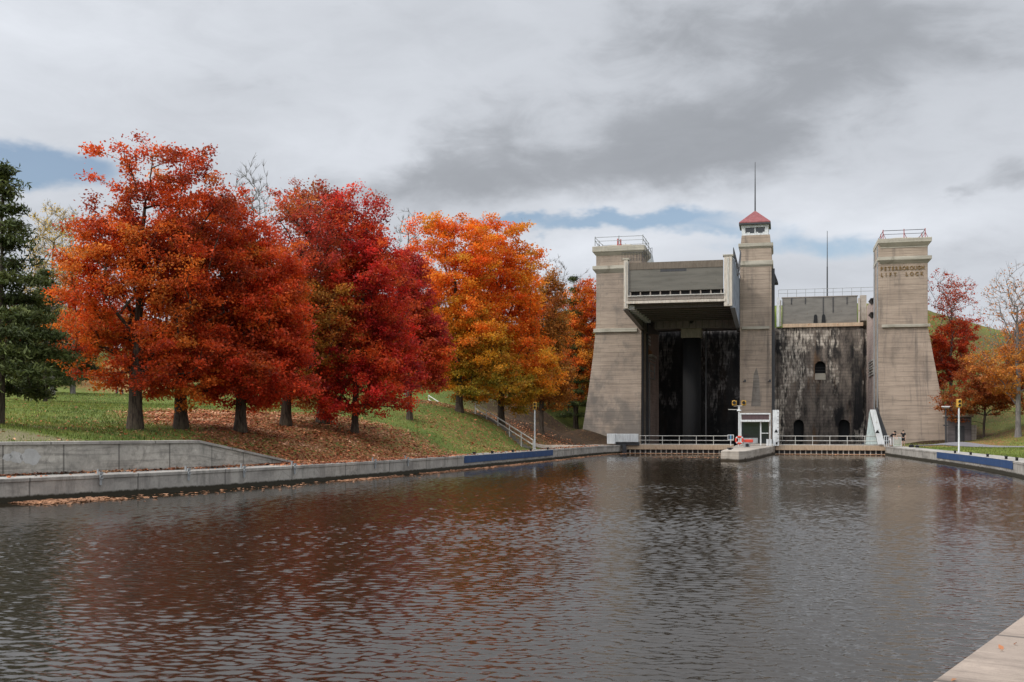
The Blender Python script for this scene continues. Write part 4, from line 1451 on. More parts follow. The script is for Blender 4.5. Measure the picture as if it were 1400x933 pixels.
# --- signal with two heads on the pier
vs = vf - 4
us = Lu(1010.5, vs)
T = LT('signal_post', us, vs, QZ, 'white signal post with two yellow heads side by side on the pier', 'signal')
zS = Lz(560, us, vs)
T.part(MB().tube((us, vs, QZ), (us, vs, zS), .09).lathe([(.25, zS - .15), (.12, zS), (.08, zS + .35)], (us, vs, 0), 12), 'pole', M_WHITE)
T.part(MB().box(us - 1.1, us, vs - .04, vs + .04, zS - .04, zS + .03).tube((us - .55, vs, zS + .35), (us + .55, vs, zS + .35), .05), 'crossarm', M_RAIL)
for px in (1004, 1017):
    x = Lu(px, vs)
    h = T.part(MB().box(x - .23, x + .23, vs - .2, vs + .2, zS + .4, zS + .9), 'signal_head', M_YELLOW, bevel=.05)
    T.part(MB().tube((x, vs - .253, zS + .68), (x, vs - .32, zS + .68), .17, .17, 16), 'lens', M_BLACK, h)
    T.part(MB().torus((x, vs - .33, zS + .70), .2, .03, n=12, a0=0, a1=math.pi), 'visor', M_YELLOW, h)

# --- life ring stand, small sign, equipment
vl = vf - 9
ul = Lu(1011, vl)
T = LT('life_ring', ul, vl, QZ, 'red and white life ring hung on a short post at the pier edge', 'life ring')
zl = Lz(602, ul, vl)
T.part(MB().torus((ul, vl - .12, zl), .33, .10, n=28, m=10), 'ring', M_ORANGE, shade=True)
m = MB()
for k in range(4):
    a = math.pi / 4 + k * math.pi / 2
    m.torus((ul, vl - .12, zl), .33, .106, n=4, m=10, a0=a - .17, a1=a + .17)
T.part(m, 'white_band', M_WHITE)
T.part(MB().box(ul - .05, ul + .05, vl - .02, vl + .08, QZ, zl + .3), 'stand', M_RAIL)
T = LT('pump_unit', ul + .9, vl + .3, QZ, 'low red and grey machine resting beside the life ring', 'machine')
T.part(MB().box(ul + .45, ul + 1.3, vl, vl + .6, QZ + .45, QZ + .75), 'red_cover', M_ORANGE, bevel=.05)
T.part(MB().box(ul + .4, ul + 1.0, vl - .1, vl + .65, QZ, QZ + .447), 'base', M_GREY, bevel=.03)
T.part(MB().tube((ul + .75, vl - .12, QZ + .2), (ul + .75, vl - .2, QZ + .2), .16, .16, 14), 'wheel', M_BLACK)
vsg = vf - 1.2
ua = Lu(999, vsg)
T = LT('notice_board', ua, vsg, QZ, 'small blue panelled notice board on a white post left of the life ring', 'sign')
zn = Lz(598, ua, vsg)
T.part(MB().box(ua - .32, ua + .32, vsg - .03, vsg + .03, zn - .27, zn + .27), 'board', M_WHITE)
T.part(MB().box(ua - .26, ua - .07, vsg - .04, vsg - .031, zn - .2, zn + .2).box(ua + .07, ua + .26, vsg - .04, vsg - .031, zn - .2, zn + .2), 'dark_field', M_DGREY)
T.part(MB().box(ua - .06, ua + .06, vsg - .04, vsg - .031, zn - .2, zn + .2), 'blue_field', mat_paint('light_blue_sign', (.12, .3, .5), 0))
T.part(MB().box(ua - .04, ua + .04, vsg - .0, vsg + .06, QZ, zn - .272), 'post', M_WHITE)
T = LT('mooring_cleat', Lu(998, -38), -38, QZ, 'small black cleat at the nose of the pier', 'cleat')
xx = Lu(998, -38)
T.part(MB().box(xx - .14, xx + .14, -38.1, -37.9, QZ, QZ + .1).box(xx - .28, xx + .28, -38.06, -37.94, QZ + .1, QZ + .19), 'horn', M_BLACK, bevel=.02)

# --- white guide fins at the right chamber
u0, u1 = Lu(1056.5, vf), Lu(1065, vf)
T = LT('guide_fin', (u0 + u1) / 2, vf, QZ, 'upright white steel fin at the pier end of the right gate', 'guide fin', 'white guide fins at the right gate')
zf = Lz(561, -2, vf)
T.part(MB().box(u0, u1, vf - .5, vf - .3, QZ, zf).box(u0 + .1, u0 + .3, vf - .3, vf + .6, QZ, zf - .6), 'plate', M_WHITE, bevel=.02)
um_ = (u0 + u1) / 2
T.part(MB().prism([(um_ - .15, 2.3), (um_ + .2, 2.3), (um_ + .08, 2.6), (um_ - .02, 2.6)], 'y', vf - .53, vf - .503).box(um_ + .0, um_ + .18, vf - .53, vf - .503, 1.05, 1.3), 'dark_fitting', M_BLACK)
m = MB()
for k in range(9):
    m.box(u1 - .16, u1 - .03, vf - .512, vf - .503, QZ + .4 + k * .38, QZ + .44 + k * .38)
T.part(m, 'depth_marks', M_DGREY)
for px in (1049.5, 1053.5):
    x = Lu(px, vf - .6)
    lone(MB().box(x - .13, x + .13, vf - .75, vf - .5, QZ, QZ + .7).box(x - .08, x + .08, vf - .76, vf - .751, QZ + .05, QZ + .35), 'bollard', M_WHITE, x, vf - .6, QZ,
         'white square bollard ' + ('nearer the booth door' if px < 1051 else 'nearer the upright white fin'), 'bollard', 'white bollards on the pier')
w = [Lu(p, vf) for p in (1188.8, 1197, 1209.5, 1200)]
T = LT('guide_fin', w[2], vf, QZ, 'slanting white steel fin leaning against the right tower foot', 'guide fin', 'white guide fins at the right gate')
zb_ = Lz(608, 11, vf)
T.part(MB().prism([(w[0], zf), (w[1], zf), (w[2], zb_), (w[3], zb_)], 'y', vf - .35, vf - .2), 'plate', M_WHITE, bevel=.02)
T.part(MB().prism([(w[0] + .0, zf - .1), (w[3] - .0, zb_), (Lu(1183.5, vf), zb_)], 'y', vf + .1, vf + .3), 'side_plate', mat_paint('pale_green_steel', (.48, .55, .52), .3), bevel=.02)
T.part(MB().prism([(w[1] + .05, zf + .1), (w[1] + .2, zf + .3), (w[2] + .55, zb_ + .2), (w[2] + .1, zb_)], 'y', vf + .2, vf + .8), 'edge_guard', M_DGREY)
x = Lu(1199, vf)
T.part(MB().prism([(x - .2, 2.25), (x + .22, 2.25), (x + .06, 2.55), (x - .02, 2.55)], 'y', vf - .38, vf - .353), 'dark_fitting', M_BLACK)

# --- white cabinet at left end of the gate
vc = vf - .3
c0, c1, c2 = Lu(831, vc), Lu(842, vc), Lu(872.5, vc)
T = LT('gate_machinery_box', (c0 + c2) / 2, vc, QZ, 'long white sheet metal housing at the left end of the lower gate', 'housing')
za, zb = Lz(607, -20, vc), Lz(593.2, -20, vc)
T.part(MB().box(c0, c1, vc - .6, vc + .8, za, zb), 'end_block', M_WHITE, bevel=.03)
o = T.part(MB().box(c1 + .003, c2, vc - .3, vc + .7, za + .2, zb - .02), 'housing_panel', M_WHITE, bevel=.02)
m = MB()
for k in range(11):
    x = c1 + .15 + (c2 - c1 - .3) * k / 10
    m.box(x - .03, x + .03, vc - .335, vc - .303, za + .22, zb - .05)
T.part(m, 'rib', M_WHITE, o)
T.part(MB().box(c1, c2 + .1, vc - .1, vc + .6, za - .15, za + .197), 'support', M_DGREY)
x = Lu(852, vf - .6)
lone(MB().box(x - .05, x + .3, vf - .9, vf - .5, -.5, 1.0).tube((x + .35, vf - .95, -.2), (x + .35, vf - .95, .85), .07), 'corner_fender', M_DGREY, x, vf, 0, 'dark upright fender with pale pipe at the quay end', 'fender')

# ------------------------------------------------------------------ people
def skin_person(name, joints, edges, mat, parent, smooth_levels=1):
    me = bpy.data.meshes.new(name)
    me.from_pydata([j[0] for j in joints], edges, [])
    o = bpy.data.objects.new('tmp_skin', me)
    COL.objects.link(o)
    md = o.modifiers.new('skin', 'SKIN')
    md.use_smooth_shade = True
    for i, j in enumerate(joints):
        r = j[1]
        sv = me.skin_vertices[0].data[i]
        sv.radius = r if isinstance(r, tuple) else (r, r)
        sv.use_root = (i == 0)
    sb = o.modifiers.new('sub', 'SUBSURF')
    sb.levels = sb.render_levels = smooth_levels
    dg = bpy.context.evaluated_depsgraph_get()
    out = bpy.data.meshes.new_from_object(o.evaluated_get(dg))
    bpy.data.objects.remove(o)
    out.materials.clear()
    out.materials.append(mat)
    r = bpy.data.objects.new(name, out)
    COL.objects.link(r)
    r.parent = parent
    return r


def person(loc, rz, label, pose, shirt, legs_mat, scale=1.0, shorts=True, cap=False, group=None, detail=True):
    root = empty('person', loc, rz, label, 'person', group)
    root.scale = (scale,) * 3
    J = pose
    ids = {k: i for i, k in enumerate(J)}
    jr = dict(pelvis=.125, waist=.115, chest=.14, neckb=.075, neck=.05, head=.085, crown=.075, lsh=.065, lel=.043, lwr=.03, rsh=.065, rel=.043, rwr=.03,
              lhip=.085, lkn=.058, lan=.042, ltoe=.035, rhip=.085, rkn=.058, ran=.042, rtoe=.035)
    E = [('pelvis', 'waist'), ('waist', 'chest'), ('chest', 'neckb'), ('neckb', 'neck'), ('neck', 'head'), ('head', 'crown'), ('neckb', 'lsh'), ('lsh', 'lel'), ('lel', 'lwr'), ('neckb', 'rsh'), ('rsh', 'rel'), ('rel', 'rwr'),
         ('pelvis', 'lhip'), ('lhip', 'lkn'), ('lkn', 'lan'), ('lan', 'ltoe'), ('pelvis', 'rhip'), ('rhip', 'rkn'), ('rkn', 'ran'), ('ran', 'rtoe')]
    joints = [(J[k], jr[k]) for k in J]
    edges = [(ids[a], ids[b]) for a, b in E]
    # five fingers and a nose on each figure, rooted in the body
    def addj(p, r, to):
        joints.append((tuple(p), r)); edges.append((to, len(joints) - 1)); return len(joints) - 1
    for wr, elb in (('lwr', 'lel'), ('rwr', 'rel')):
        w_ = Vector(J[wr]); d = (w_ - Vector(J[elb])).normalized()
        side = d.cross(Vector((0, 0, 1)))
        side = side.normalized() if side.length > .2 else Vector((0, 1, 0))
        palm = addj(w_ + d * .075, .036, ids[wr])
        for k in range(4):
            b = addj(w_ + d * .12 + side * (.027 * (k - 1.5)), .011, palm)
            addj(w_ + d * (.155 + .012 * (1.5 - abs(k - 1.5))) + side * (.028 * (k - 1.5)) + Vector((0, 0, -.015)), .009, b)
        addj(w_ + d * .075 + side * .06, .012, palm)
    hd = Vector(J['head']); fw = (Vector(J['ltoe']) - Vector(J['lan'])); fw = Vector(pose_face.get(id(pose), (0, -1, 0)))
    addj(hd + fw * .11 + Vector((0, 0, -.01)), .018, ids['head'])
    skin_person('body', joints, edges, M_SKIN, root, 1)
    def sub(name, keys, extra, es, mat):
        jj = [(J[k], jr[k] + extra) for k in keys]
        ix = {k: i for i, k in enumerate(keys)}
        return skin_person(name, jj, [(ix[a], ix[b]) for a, b in es], mat, root, 1)
    def lerp(a, b, t):
        return tuple(Vector(J[a]) * (1 - t) + Vector(J[b]) * t)
    J2 = dict(J); J2['lsl'] = lerp('lsh', 'lel', .65); J2['rsl'] = lerp('rsh', 'rel', .65); J2['lth'] = lerp('lhip', 'lkn', .8); J2['rth'] = lerp('rhip', 'rkn', .8)
    jr2 = dict(jr, lsl=.055, rsl=.055, lth=.072, rth=.072)
    def sub2(name, keys, es, extra, mat):
        jj = [(J2[k], jr2[k] + extra) for k in keys]
        ix = {k: i for i, k in enumerate(keys)}
        return skin_person(name, jj, [(ix[a], ix[b]) for a, b in es], mat, root, 1)
    sub2('shirt', ['pelvis', 'waist', 'chest', 'neckb', 'lsh', 'lsl', 'rsh', 'rsl'], [('pelvis', 'waist'), ('waist', 'chest'), ('chest', 'neckb'), ('neckb', 'lsh'), ('lsh', 'lsl'), ('neckb', 'rsh'), ('rsh', 'rsl')], .018, shirt)
    if shorts:
        sub2('shorts', ['pelvis', 'lhip', 'lth', 'rhip', 'rth'], [('pelvis', 'lhip'), ('lhip', 'lth'), ('pelvis', 'rhip'), ('rhip', 'rth')], .022, legs_mat)
    else:
        sub2('trousers', ['pelvis', 'lhip', 'lkn', 'lan', 'rhip', 'rkn', 'ran'], [('pelvis', 'lhip'), ('lhip', 'lkn'), ('lkn', 'lan'), ('pelvis', 'rhip'), ('rhip', 'rkn'), ('rkn', 'ran')], .02, legs_mat)
    h, c = Vector(J['head']), Vector(J['crown'])
    up = (c - h).normalized()
    cen = h + up * .045 - fw * .02
    hm = MB().lathe([(.02, -.06), (.095, -.05), (.108, .0), (.1, .05), (.07, .09), (.02, .108)], (0, 0, 0), 14)
    if cap:
        hm.prism([(-.08, .02), (.08, .02), (.06, .035), (-.06, .035)], 'y', -.2, -.08)
    o = hm.build('cap' if cap else 'hair', M_BLKCLOTH if cap else M_HAIR, root, shade=True)
    o.location = cen
    o.rotation_euler = up.to_track_quat('Z', 'Y').to_euler()
    for s in (-1, 1):
        a, t = Vector(J[('l' if s < 0 else 'r') + 'an']), Vector(J[('l' if s < 0 else 'r') + 'toe'])
        mm = MB().tube((a.x, a.y + .05, .045), (t.x, t.y - .03, .035), .052, .042, 10)
        mm.build('shoe', M_BLKCLOTH, root)
    return root


pose_face = {}
STAND = dict(pelvis=(0, 0, .92), waist=(0, .01, 1.06), chest=(0, .0, 1.26), neckb=(0, .02, 1.42), neck=(0, .01, 1.50), head=(0, -.02, 1.60), crown=(0, -.01, 1.70),
             lsh=(-.17, .02, 1.40), lel=(-.36, -.12, 1.27), lwr=(-.56, -.26, 1.25), rsh=(.17, .02, 1.40), rel=(.23, .03, 1.12), rwr=(.21, -.06, .88),
             lhip=(-.09, 0, .86), lkn=(-.10, -.02, .48), lan=(-.11, .03, .09), ltoe=(-.12, -.13, .04), rhip=(.09, 0, .86), rkn=(.10, -.01, .48), ran=(.11, .04, .09), rtoe=(.13, -.12, .04))
BEND = dict(pelvis=(0, .12, .88), waist=(0, .04, 1.0), chest=(0, -.14, 1.14), neckb=(0, -.26, 1.25), neck=(0, -.31, 1.31), head=(0, -.38, 1.37), crown=(0, -.42, 1.46),
            lsh=(-.17, -.25, 1.22), lel=(-.2, -.36, .96), lwr=(-.14, -.5, .78), rsh=(.17, -.25, 1.22), rel=(.2, -.38, .97), rwr=(.12, -.52, .82),
            lhip=(-.09, .1, .83), lkn=(-.11, .0, .46), lan=(-.12, .06, .09), ltoe=(-.13, -.1, .04), rhip=(.09, .1, .83), rkn=(.11, .03, .46), ran=(.12, .1, .09), rtoe=(.14, -.06, .04))
WALK = dict(pelvis=(0, 0, .92), waist=(0, .0, 1.06), chest=(0, -.01, 1.26), neckb=(0, .0, 1.42), neck=(0, -.01, 1.50), head=(0, -.03, 1.60), crown=(0, -.02, 1.70),
            lsh=(-.17, .0, 1.40), lel=(-.23, .08, 1.13), lwr=(-.22, .0, .9), rsh=(.17, .0, 1.40), rel=(.23, -.08, 1.13), rwr=(.21, -.2, .92),
            lhip=(-.09, 0, .86), lkn=(-.10, -.12, .48), lan=(-.10, -.22, .1), ltoe=(-.10, -.38, .05), rhip=(.09, 0, .86), rkn=(.10, .05, .48), ran=(.10, .28, .13), rtoe=(.10, .14, .04))


def on_quay(px, Y):
    x, y = pxy(px, Y)
    return (x, y, QZ)


person(on_quay(1235, 111), math.radians(-20), 'person in black shirt standing with one arm held out, bare legs, by the right quay', STAND, M_BLKCLOTH, M_BLKCLOTH, .95)
person(on_quay(1219, 110.5), math.radians(35), 'person in black shirt and pale trousers bending forward near the slanting white fin', BEND, M_BLKCLOTH, M_PALECLOTH, 1.05, shorts=False, cap=True)
for px, Y, rz, lab, sc_ in ((159.5, 148, 70, 'taller dark clad person walking on the far lawn path', 1.05), (167, 148, 80, 'shorter dark clad person walking behind the other on the far path', .85)):
    x, y = pxy(px, Y)
    person((x, y, hz(x, y) + .03), math.radians(rz), lab, WALK, M_BLKCLOTH, M_DENIM, sc_, shorts=False)

# white slatted panel between the two people
x, y, z = on_quay(1227, 111.6)
T = empty('slatted_barrier', (x, y, QZ), -TH, 'low white slatted barrier between the two people on the quay', 'barrier')
m = MB()
for k in range(9):
    m.box(-.38 + k * .095, -.33 + k * .095, -.02, .02, .1, .85)
m.build('slats', mat_paint('pale_green_slats', (.55, .6, .54), .1), T)
MB().box(-.42, .42, -.03, .03, .85, .92).box(-.42, -.36, -.03, .03, 0, .85).box(.36, .42, -.03, .03, 0, .85).box(-.36, .36, -.03, .03, .05, .1).build('frame', M_WHITE, T)
m = MB()
x, y, z = on_quay(1212, 111)
for k in range(3):
    m.tube((-.3 + k * .3, 0, 0), (-.3 + k * .3, 0, 1.05), .04)
m.tube((-.3, 0, 1.05), (.3, 0, 1.05), .04).tube((-.3, 0, .55), (.3, 0, .55), .03)
o = m.build('guard_rail', M_WHITE); o.location = (x, y, QZ); o.rotation_euler = (0, 0, .5)
tag(o, 'short white guard rail where the right gate meets the quay', 'guard rail')

# small bags on the quay by the people
for px, Y, lab, s in ((1246, 106, 'low dark bag lying on the quay edge right of the standing person', .8), (1254, 104.5, 'small dark bag nearest the blue painted band', .6)):
    x, y, z = on_quay(px, Y)
    T = empty('bag', (x, y, QZ), .3, lab, 'bag', 'bags on the right quay')
    MB().stack([(0, -.25 * s, .25 * s, -.15 * s, .15 * s), (.2 * s, -.28 * s, .28 * s, -.17 * s, .17 * s), (.34 * s, -.2 * s, .2 * s, -.08 * s, .08 * s)]).build('body', M_BLKCLOTH, T, bevel=.03)
    MB().torus((0, 0, .34 * s), .13 * s, .02, n=12, a0=0, a1=math.pi).build('strap', M_BLKCLOTH, T)

# ------------------------------------------------------------------ lamp-like signal posts on both banks
def signal_pole(px, Y, z, label):
    x, y = pxy(px, Y)
    T = empty('signal_pole', (x, y, z), 0, label, 'signal', 'yellow headed signal poles')
    MB().lathe([(.16, 0), (.16, .04), (.07, .06), (.06, 3.5)], n=14).build('pole', M_WHITE, T)
    h = MB().box(-.17, .17, -.14, .14, 3.5, 4.15).build('signal_head', M_YELLOW, T, bevel=.05)
    MB().tube((0, -.141, 3.68), (0, -.17, 3.68), .10, .10, 14).tube((0, -.141, 3.97), (0, -.17, 3.97), .10, .10, 14).build('lens', M_BLACK, h)
    MB().torus((0, -.2, 3.69), .12, .025, n=12, a0=0, a1=math.pi).torus((0, -.2, 3.98), .12, .025, n=12, a0=0, a1=math.pi).build('visor', M_YELLOW, h)


x, y = pxy(731, 96.5)
signal_pole(731, 96.5, hz(x, y) - .03, 'white pole with yellow signal head at the foot of the stair railing')
x, y = pxy(1311, 84)
signal_pole(1311, 84, hz(x, y) - .03, 'white pole with yellow signal head on the right bank grass strip')

# floodlight and hut right of the right tower
x, y = pxy(1293, 121)
z0 = hz(x, y)
T = empty('floodlight', (x, y, z0), 0, 'white flat headed light on a dark post beside the right tower foot', 'light')
MB().tube((0, 0, -.1), (0, 0, 3.9 + 1 - z0), .09).box(-.25, .25, -.1, .1, 3.0 - z0, 3.12 - z0).build('post', M_DGREY, T)
MB().stack([(3.95 + 1 - z0, -.25, .25, -.2, .2), (4.1 + 1 - z0, -.42, .42, -.3, .3), (4.18 + 1 - z0, -.36, .36, -.25, .25)]).build('head', M_WHITE, T, bevel=.03)
x, y = pxy(1312, 124)
z0 = hz(x, y)
T = empty('utility_hut', (x, y, 0.9), -.1, 'dark plain concrete hut half buried in the leafy slope behind the right tower', 'hut')
MB().box(-1.3, 1.3, 0, 4, -1, 3.1).build('wall', mat_concrete('dark_hut_concrete', (.16, .14, .14), (.11, .10, .10), dark=.5, seed=12), T, bevel=.04)
MB().box(-1.5, 1.5, -.2, 4.2, 3.103, 3.35).build('roof_slab', M_PIER, T, bevel=.03)
MB().box(-.5, .5, -.05, -.003, 0, 2.1).build('door', M_DGREY, T)
MB().box(1.31, 1.9, .2, .8, -1, 2.2).build('buttress', M_PIER, T)

# ------------------------------------------------------------------ stair with handrails on the left slope
def stair_rail(p0, p1, label, group, n):
    a, b = Vector(p0), Vector(p1)
    T = empty('stair_handrail', a, 0, label, 'handrail', group)
    d = b - a
    MB().tube((0, 0, 0), d, .05).build('top_rail', M_RAIL, T)
    MB().tube((0, 0, -.42), d + Vector((0, 0, -.42)), .05).build('lower_rail', M_RAIL, T)
    for k in range(n):
        q = d * (k / (n - 1))
        g = hz(a.x + q.x, a.y + q.y) - (a.z + q.z)
        MB().tube((q.x, q.y, q.z + min(g - .1, -.8)), (q.x, q.y, q.z + .03), .05).build('post', M_RAIL, T)


stair_rail(P(650, 552, 99), P(729, 602, 94.5), 'long pale double handrail descending the leafy slope to the quay path', None, 6)
stair_rail(P(586, 541, 117), P(611, 557, 113), 'short pale double handrail higher up between the dark trunks', None, 3)
p0, p1 = Vector(P(645, 560, 100.5)), Vector(P(724, 608, 96))
mb = MB()
for k in range(16):
    t0, t1 = k / 16, (k + 1) / 16
    a, b = p0.lerp(p1, t0), p0.lerp(p1, t1)
    ga, gb = hz(a.x, a.y), hz(b.x, b.y)
    mb.box(min(a.x, b.x) - .1, max(a.x, b.x) + .1, (a.y + b.y) / 2 - .8, (a.y + b.y) / 2 + .8, min(ga, gb) - .4, (ga + gb) / 2 + .10)
o = mb.build('stairway', mat_concrete('stair_concrete', (.20, .18, .15), (.14, .125, .105), dark=.4, seed=6))
tag(o, 'concrete steps running down the slope beside the long handrail', 'stairs', kind='structure')

# mooring posts and cleats
def along(q, px, ymin=35):
    best = None
    for a, b in zip(q[:-1], q[1:]):
        for k in range(30):
            t = k / 30
            x, y = a[0] + (b[0] - a[0]) * t, a[1] + (b[1] - a[1]) * t
            if y < ymin: continue
            e = abs(700 + F * x / y - px)
            if best is None or e < best[0]:
                best = (e, x, y, math.atan2(b[1] - a[1], b[0] - a[0]))
    return best[1:]


proto = None
names = {137: 'leftmost galvanised mooring bracket, below the long retaining wall', 256: 'galvanised mooring bracket below the bend where the retaining wall begins to slope',
         333: 'galvanised mooring bracket below the sloping end of the retaining wall', 402: 'galvanised mooring bracket just past the tip of the sloping wall',
         512: 'galvanised mooring bracket in front of the leaf covered bank', 557: 'galvanised mooring bracket closest to the left blue band'}
for px, lab in names.items():
    x, y, a = along(LQ, px)
    if proto is None:
        T = empty('mooring_bracket', (x, y, QZ), a, lab, 'bracket', 'mooring brackets on the left quay')
        MB().box(-.05, .05, -.08, -.04, -.42, .10).box(-.09, .09, -.10, -.05, .02, .12).build('plate', M_GREY, T)
        MB().torus((0, -.12, -.1), .07, .016, n=14, m=6).build('ring', M_GREY, T)
        MB().tube((0, .12, 0), (0, .12, .22), .045).build('pin', M_GREY, T)
        proto = T
    else:
        c = copy_tree(proto); c.location = (x, y, QZ); c.rotation_euler = (0, 0, a); c['label'] = lab
proto = None
for q, pxs, side in ((LQ, (652, 677, 704, 729, 752), 'left'), (RQ, (1302, 1323, 1346, 1371, 1385), 'right')):
    for i, px in enumerate(pxs):
        x, y, a = along(q, px)
        lab = ('first', 'second', 'third', 'fourth', 'fifth')[i] + ' small black cleat from the ' + ('left' if side == 'left' else 'tower') + ' end of the blue band on the ' + side + ' quay'
        nx, ny = -math.sin(a) * .2, math.cos(a) * .2
        if proto is None:
            T = empty('quay_cleat', (x + nx, y + ny, QZ), a, lab, 'cleat', 'black cleats above the blue bands')
            MB().box(-.12, .12, -.06, .06, 0, .12).build('base', M_BLACK, T, bevel=.01)
            MB().box(-.25, .25, -.05, .05, .12, .2).build('horn', M_BLACK, T, bevel=.02)
            proto = T
        else:
            c = copy_tree(proto); c.location = (x + nx, y + ny, QZ); c.rotation_euler = (0, 0, a); c['label'] = lab

# ------------------------------------------------------------------ trees
def leaf_mesh(rng, pos, nrm, size, col, mat, aspect=0.75):
    n = len(pos)
    t = rng.normal(size=(n, 3))
    t -= (t * nrm).sum(1, keepdims=True) * nrm
    t /= np.linalg.norm(t, axis=1, keepdims=True) + 1e-9
    b = np.cross(nrm, t)
    s = size[:, None]
    bend = nrm * s * rng.uniform(-.25, .25, (n, 1))
    v = np.stack([pos - t * s * .5 + bend, pos + b * s * .5 * aspect + t * s * .08, pos + t * s * .55 + bend, pos - b * s * .5 * aspect + t * s * .08], 1).reshape(-1, 3)
    q = np.arange(n * 4).reshape(n, 4)
    me = fastmesh('crown', v, q, mat)
    c4 = np.concatenate([col, np.ones((n, 1))], 1)
    at = me.color_attributes.new('leafcol', 'FLOAT_COLOR', 'CORNER')
    at.data.foreach_set('color', np.repeat(c4, 4, 0).astype(np.float32).ravel())
    return me


def tubes_mesh(name, a, b, ra, rb, mat, k=6):
    d = b - a
    L = np.linalg.norm(d, axis=1, keepdims=True)
    ok = L[:, 0] > 1e-5
    a, b, ra, rb, d, L = a[ok], b[ok], ra[ok], rb[ok], d[ok], L[ok]
    d = d / L
    ref = np.where(np.abs(d[:, 2:3]) > .9, np.array([[1., 0, 0]]), np.array([[0, 0, 1.]]))
    x = np.cross(d, ref); x /= np.linalg.norm(x, axis=1, keepdims=True)
    y = np.cross(d, x)
    an = np.arange(k) * 2 * np.pi / k
    ring = x[:, None] * np.cos(an)[None, :, None] + y[:, None] * np.sin(an)[None, :, None]
    va = a[:, None] - d[:, None] * ra[:, None, None] * .2 + ring * ra[:, None, None]
    vb = b[:, None] + d[:, None] * rb[:, None, None] * .2 + ring * rb[:, None, None]
    v = np.concatenate([va, vb], 1).reshape(-1, 3)
    n = len(a)
    j = np.arange(k)
    base = (np.arange(n) * 2 * k)[:, None]
    q = np.stack([base + j, base + (j + 1) % k, base + k + (j + 1) % k, base + k + j], -1).reshape(-1, 4)
    return fastmesh(name, v, q, mat, True)


def skeleton(rng, targets, trunk_pts, twig_r, trunk_r, seglen=.7, upw=2.5):
    Pn = [np.array(p, float) for p in trunk_pts]
    par = [-1] + list(range(len(trunk_pts) - 1))
    pl = [0.0]
    for i in range(1, len(Pn)):
        pl.append(pl[-1] + np.linalg.norm(Pn[i] - Pn[i - 1]))
    nfirst = max(1, len(trunk_pts) // 3)
    order = np.argsort(np.linalg.norm((targets - Pn[nfirst]) * np.array([1, 1, .8]), axis=1))
    A = np.array(Pn)
    PL = np.array(pl)
    tipn = []
    for ti in order:
        t = targets[ti]
        dv = t - A
        dist = np.linalg.norm(dv, axis=1)
        cost = dist + .32 * PL + upw * np.maximum(0, -dv[:, 2] - .15 * dist)
        cost[:nfirst] += 50
        i = int(np.argmin(cost))
        L = dist[i]
        n = max(1, int(math.ceil(L / seglen)))
        p0 = A[i]
        ctrl = p0 + (t - p0) * .45 + np.array([0, 0, .10 * L]) + rng.normal(size=3) * .05 * L
        new = []
        last = i
        for k in range(1, n + 1):
            s = k / n
            p = p0 * (1 - s) ** 2 + 2 * s * (1 - s) * ctrl + s * s * t + (rng.normal(size=3) * .03 if k < n else 0)
            Pn.append(p); par.append(last); pl.append(pl[last] + L / n)
            new.append(p)
            last = len(Pn) - 1
        tipn.append((ti, last))
        A = np.vstack([A, new])
        PL = np.array(pl)
    N = len(Pn)
    par = np.array(par)
    kids = np.zeros(N)
    acc = np.zeros(N)
    e = 2.15
    for i in range(N - 1, 0, -1):
        if acc[i] == 0: acc[i] = twig_r ** e
        acc[par[i]] += acc[i]
    r = acc ** (1 / e)
    sc = trunk_r / r[0]
    r = twig_r + (r - twig_r) * (trunk_r - twig_r) / max(1e-6, r[0] - twig_r)
    return np.array(Pn), par, r, tipn


def sample_crown(rng, ells, n, dmin, inner=.35, keep=None, ragged=.26, limbs=0.0):
    E = np.array(ells, float)
    vol = E[:, 3] * E[:, 4] * E[:, 5]
    fields = [lowfreq(rng, 7, 1.15) for _ in E]
    void = lowfreq(rng, 6, 2.6)
    out = []
    tries = 0
    while len(out) < n and tries < n * 40:
        tries += 1
        k = rng.choice(len(E), p=vol / vol.sum())
        e = E[k]
        d = rng.normal(size=3); d /= np.linalg.norm(d)
        rad = max(inner, rng.uniform() ** (1 / 3.2))
        rad *= 1.0 + ragged * float(np.clip(fields[k](d[None])[0], -1.6, 1.1))
        p = e[:3] + d * e[3:6] * rad
        if void(p[None])[0] < -.70: continue
        if keep is not None and rng.uniform() > keep(p): continue
        if limbs and p[1] < .8 and abs(p[0]) < limbs and p[2] < 7.0 and rng.uniform() < .75: continue
        if out:
            dd = np.linalg.norm((np.array(out) - p) * np.array([1, 1, 1.35]), axis=1)
            if dd.min() < dmin: continue
        out.append(p)
    return np.array(out)


def palette_cols(rng, p, stops, wl, jit=.18, yfun=None):
    """stops: colours along a smooth field 0..1"""
    f = lowfreq(rng, 6, wl)(p)
    t = .5 + .40 * f + rng.normal(size=len(p)) * .17
    if yfun is not None:
        t = t + yfun(p)
    t = np.clip(t, 0, .9999) * (len(stops) - 1)
    S = np.array(stops)
    i = t.astype(int)
    fr = (t - i)[:, None]
    c = S[i] * (1 - fr) + S[i + 1] * fr
    c = c * np.exp(rng.normal(size=(len(p), 1)) * jit * 1.15)
    return np.clip(c, 0.004, .9)


TREES = {}


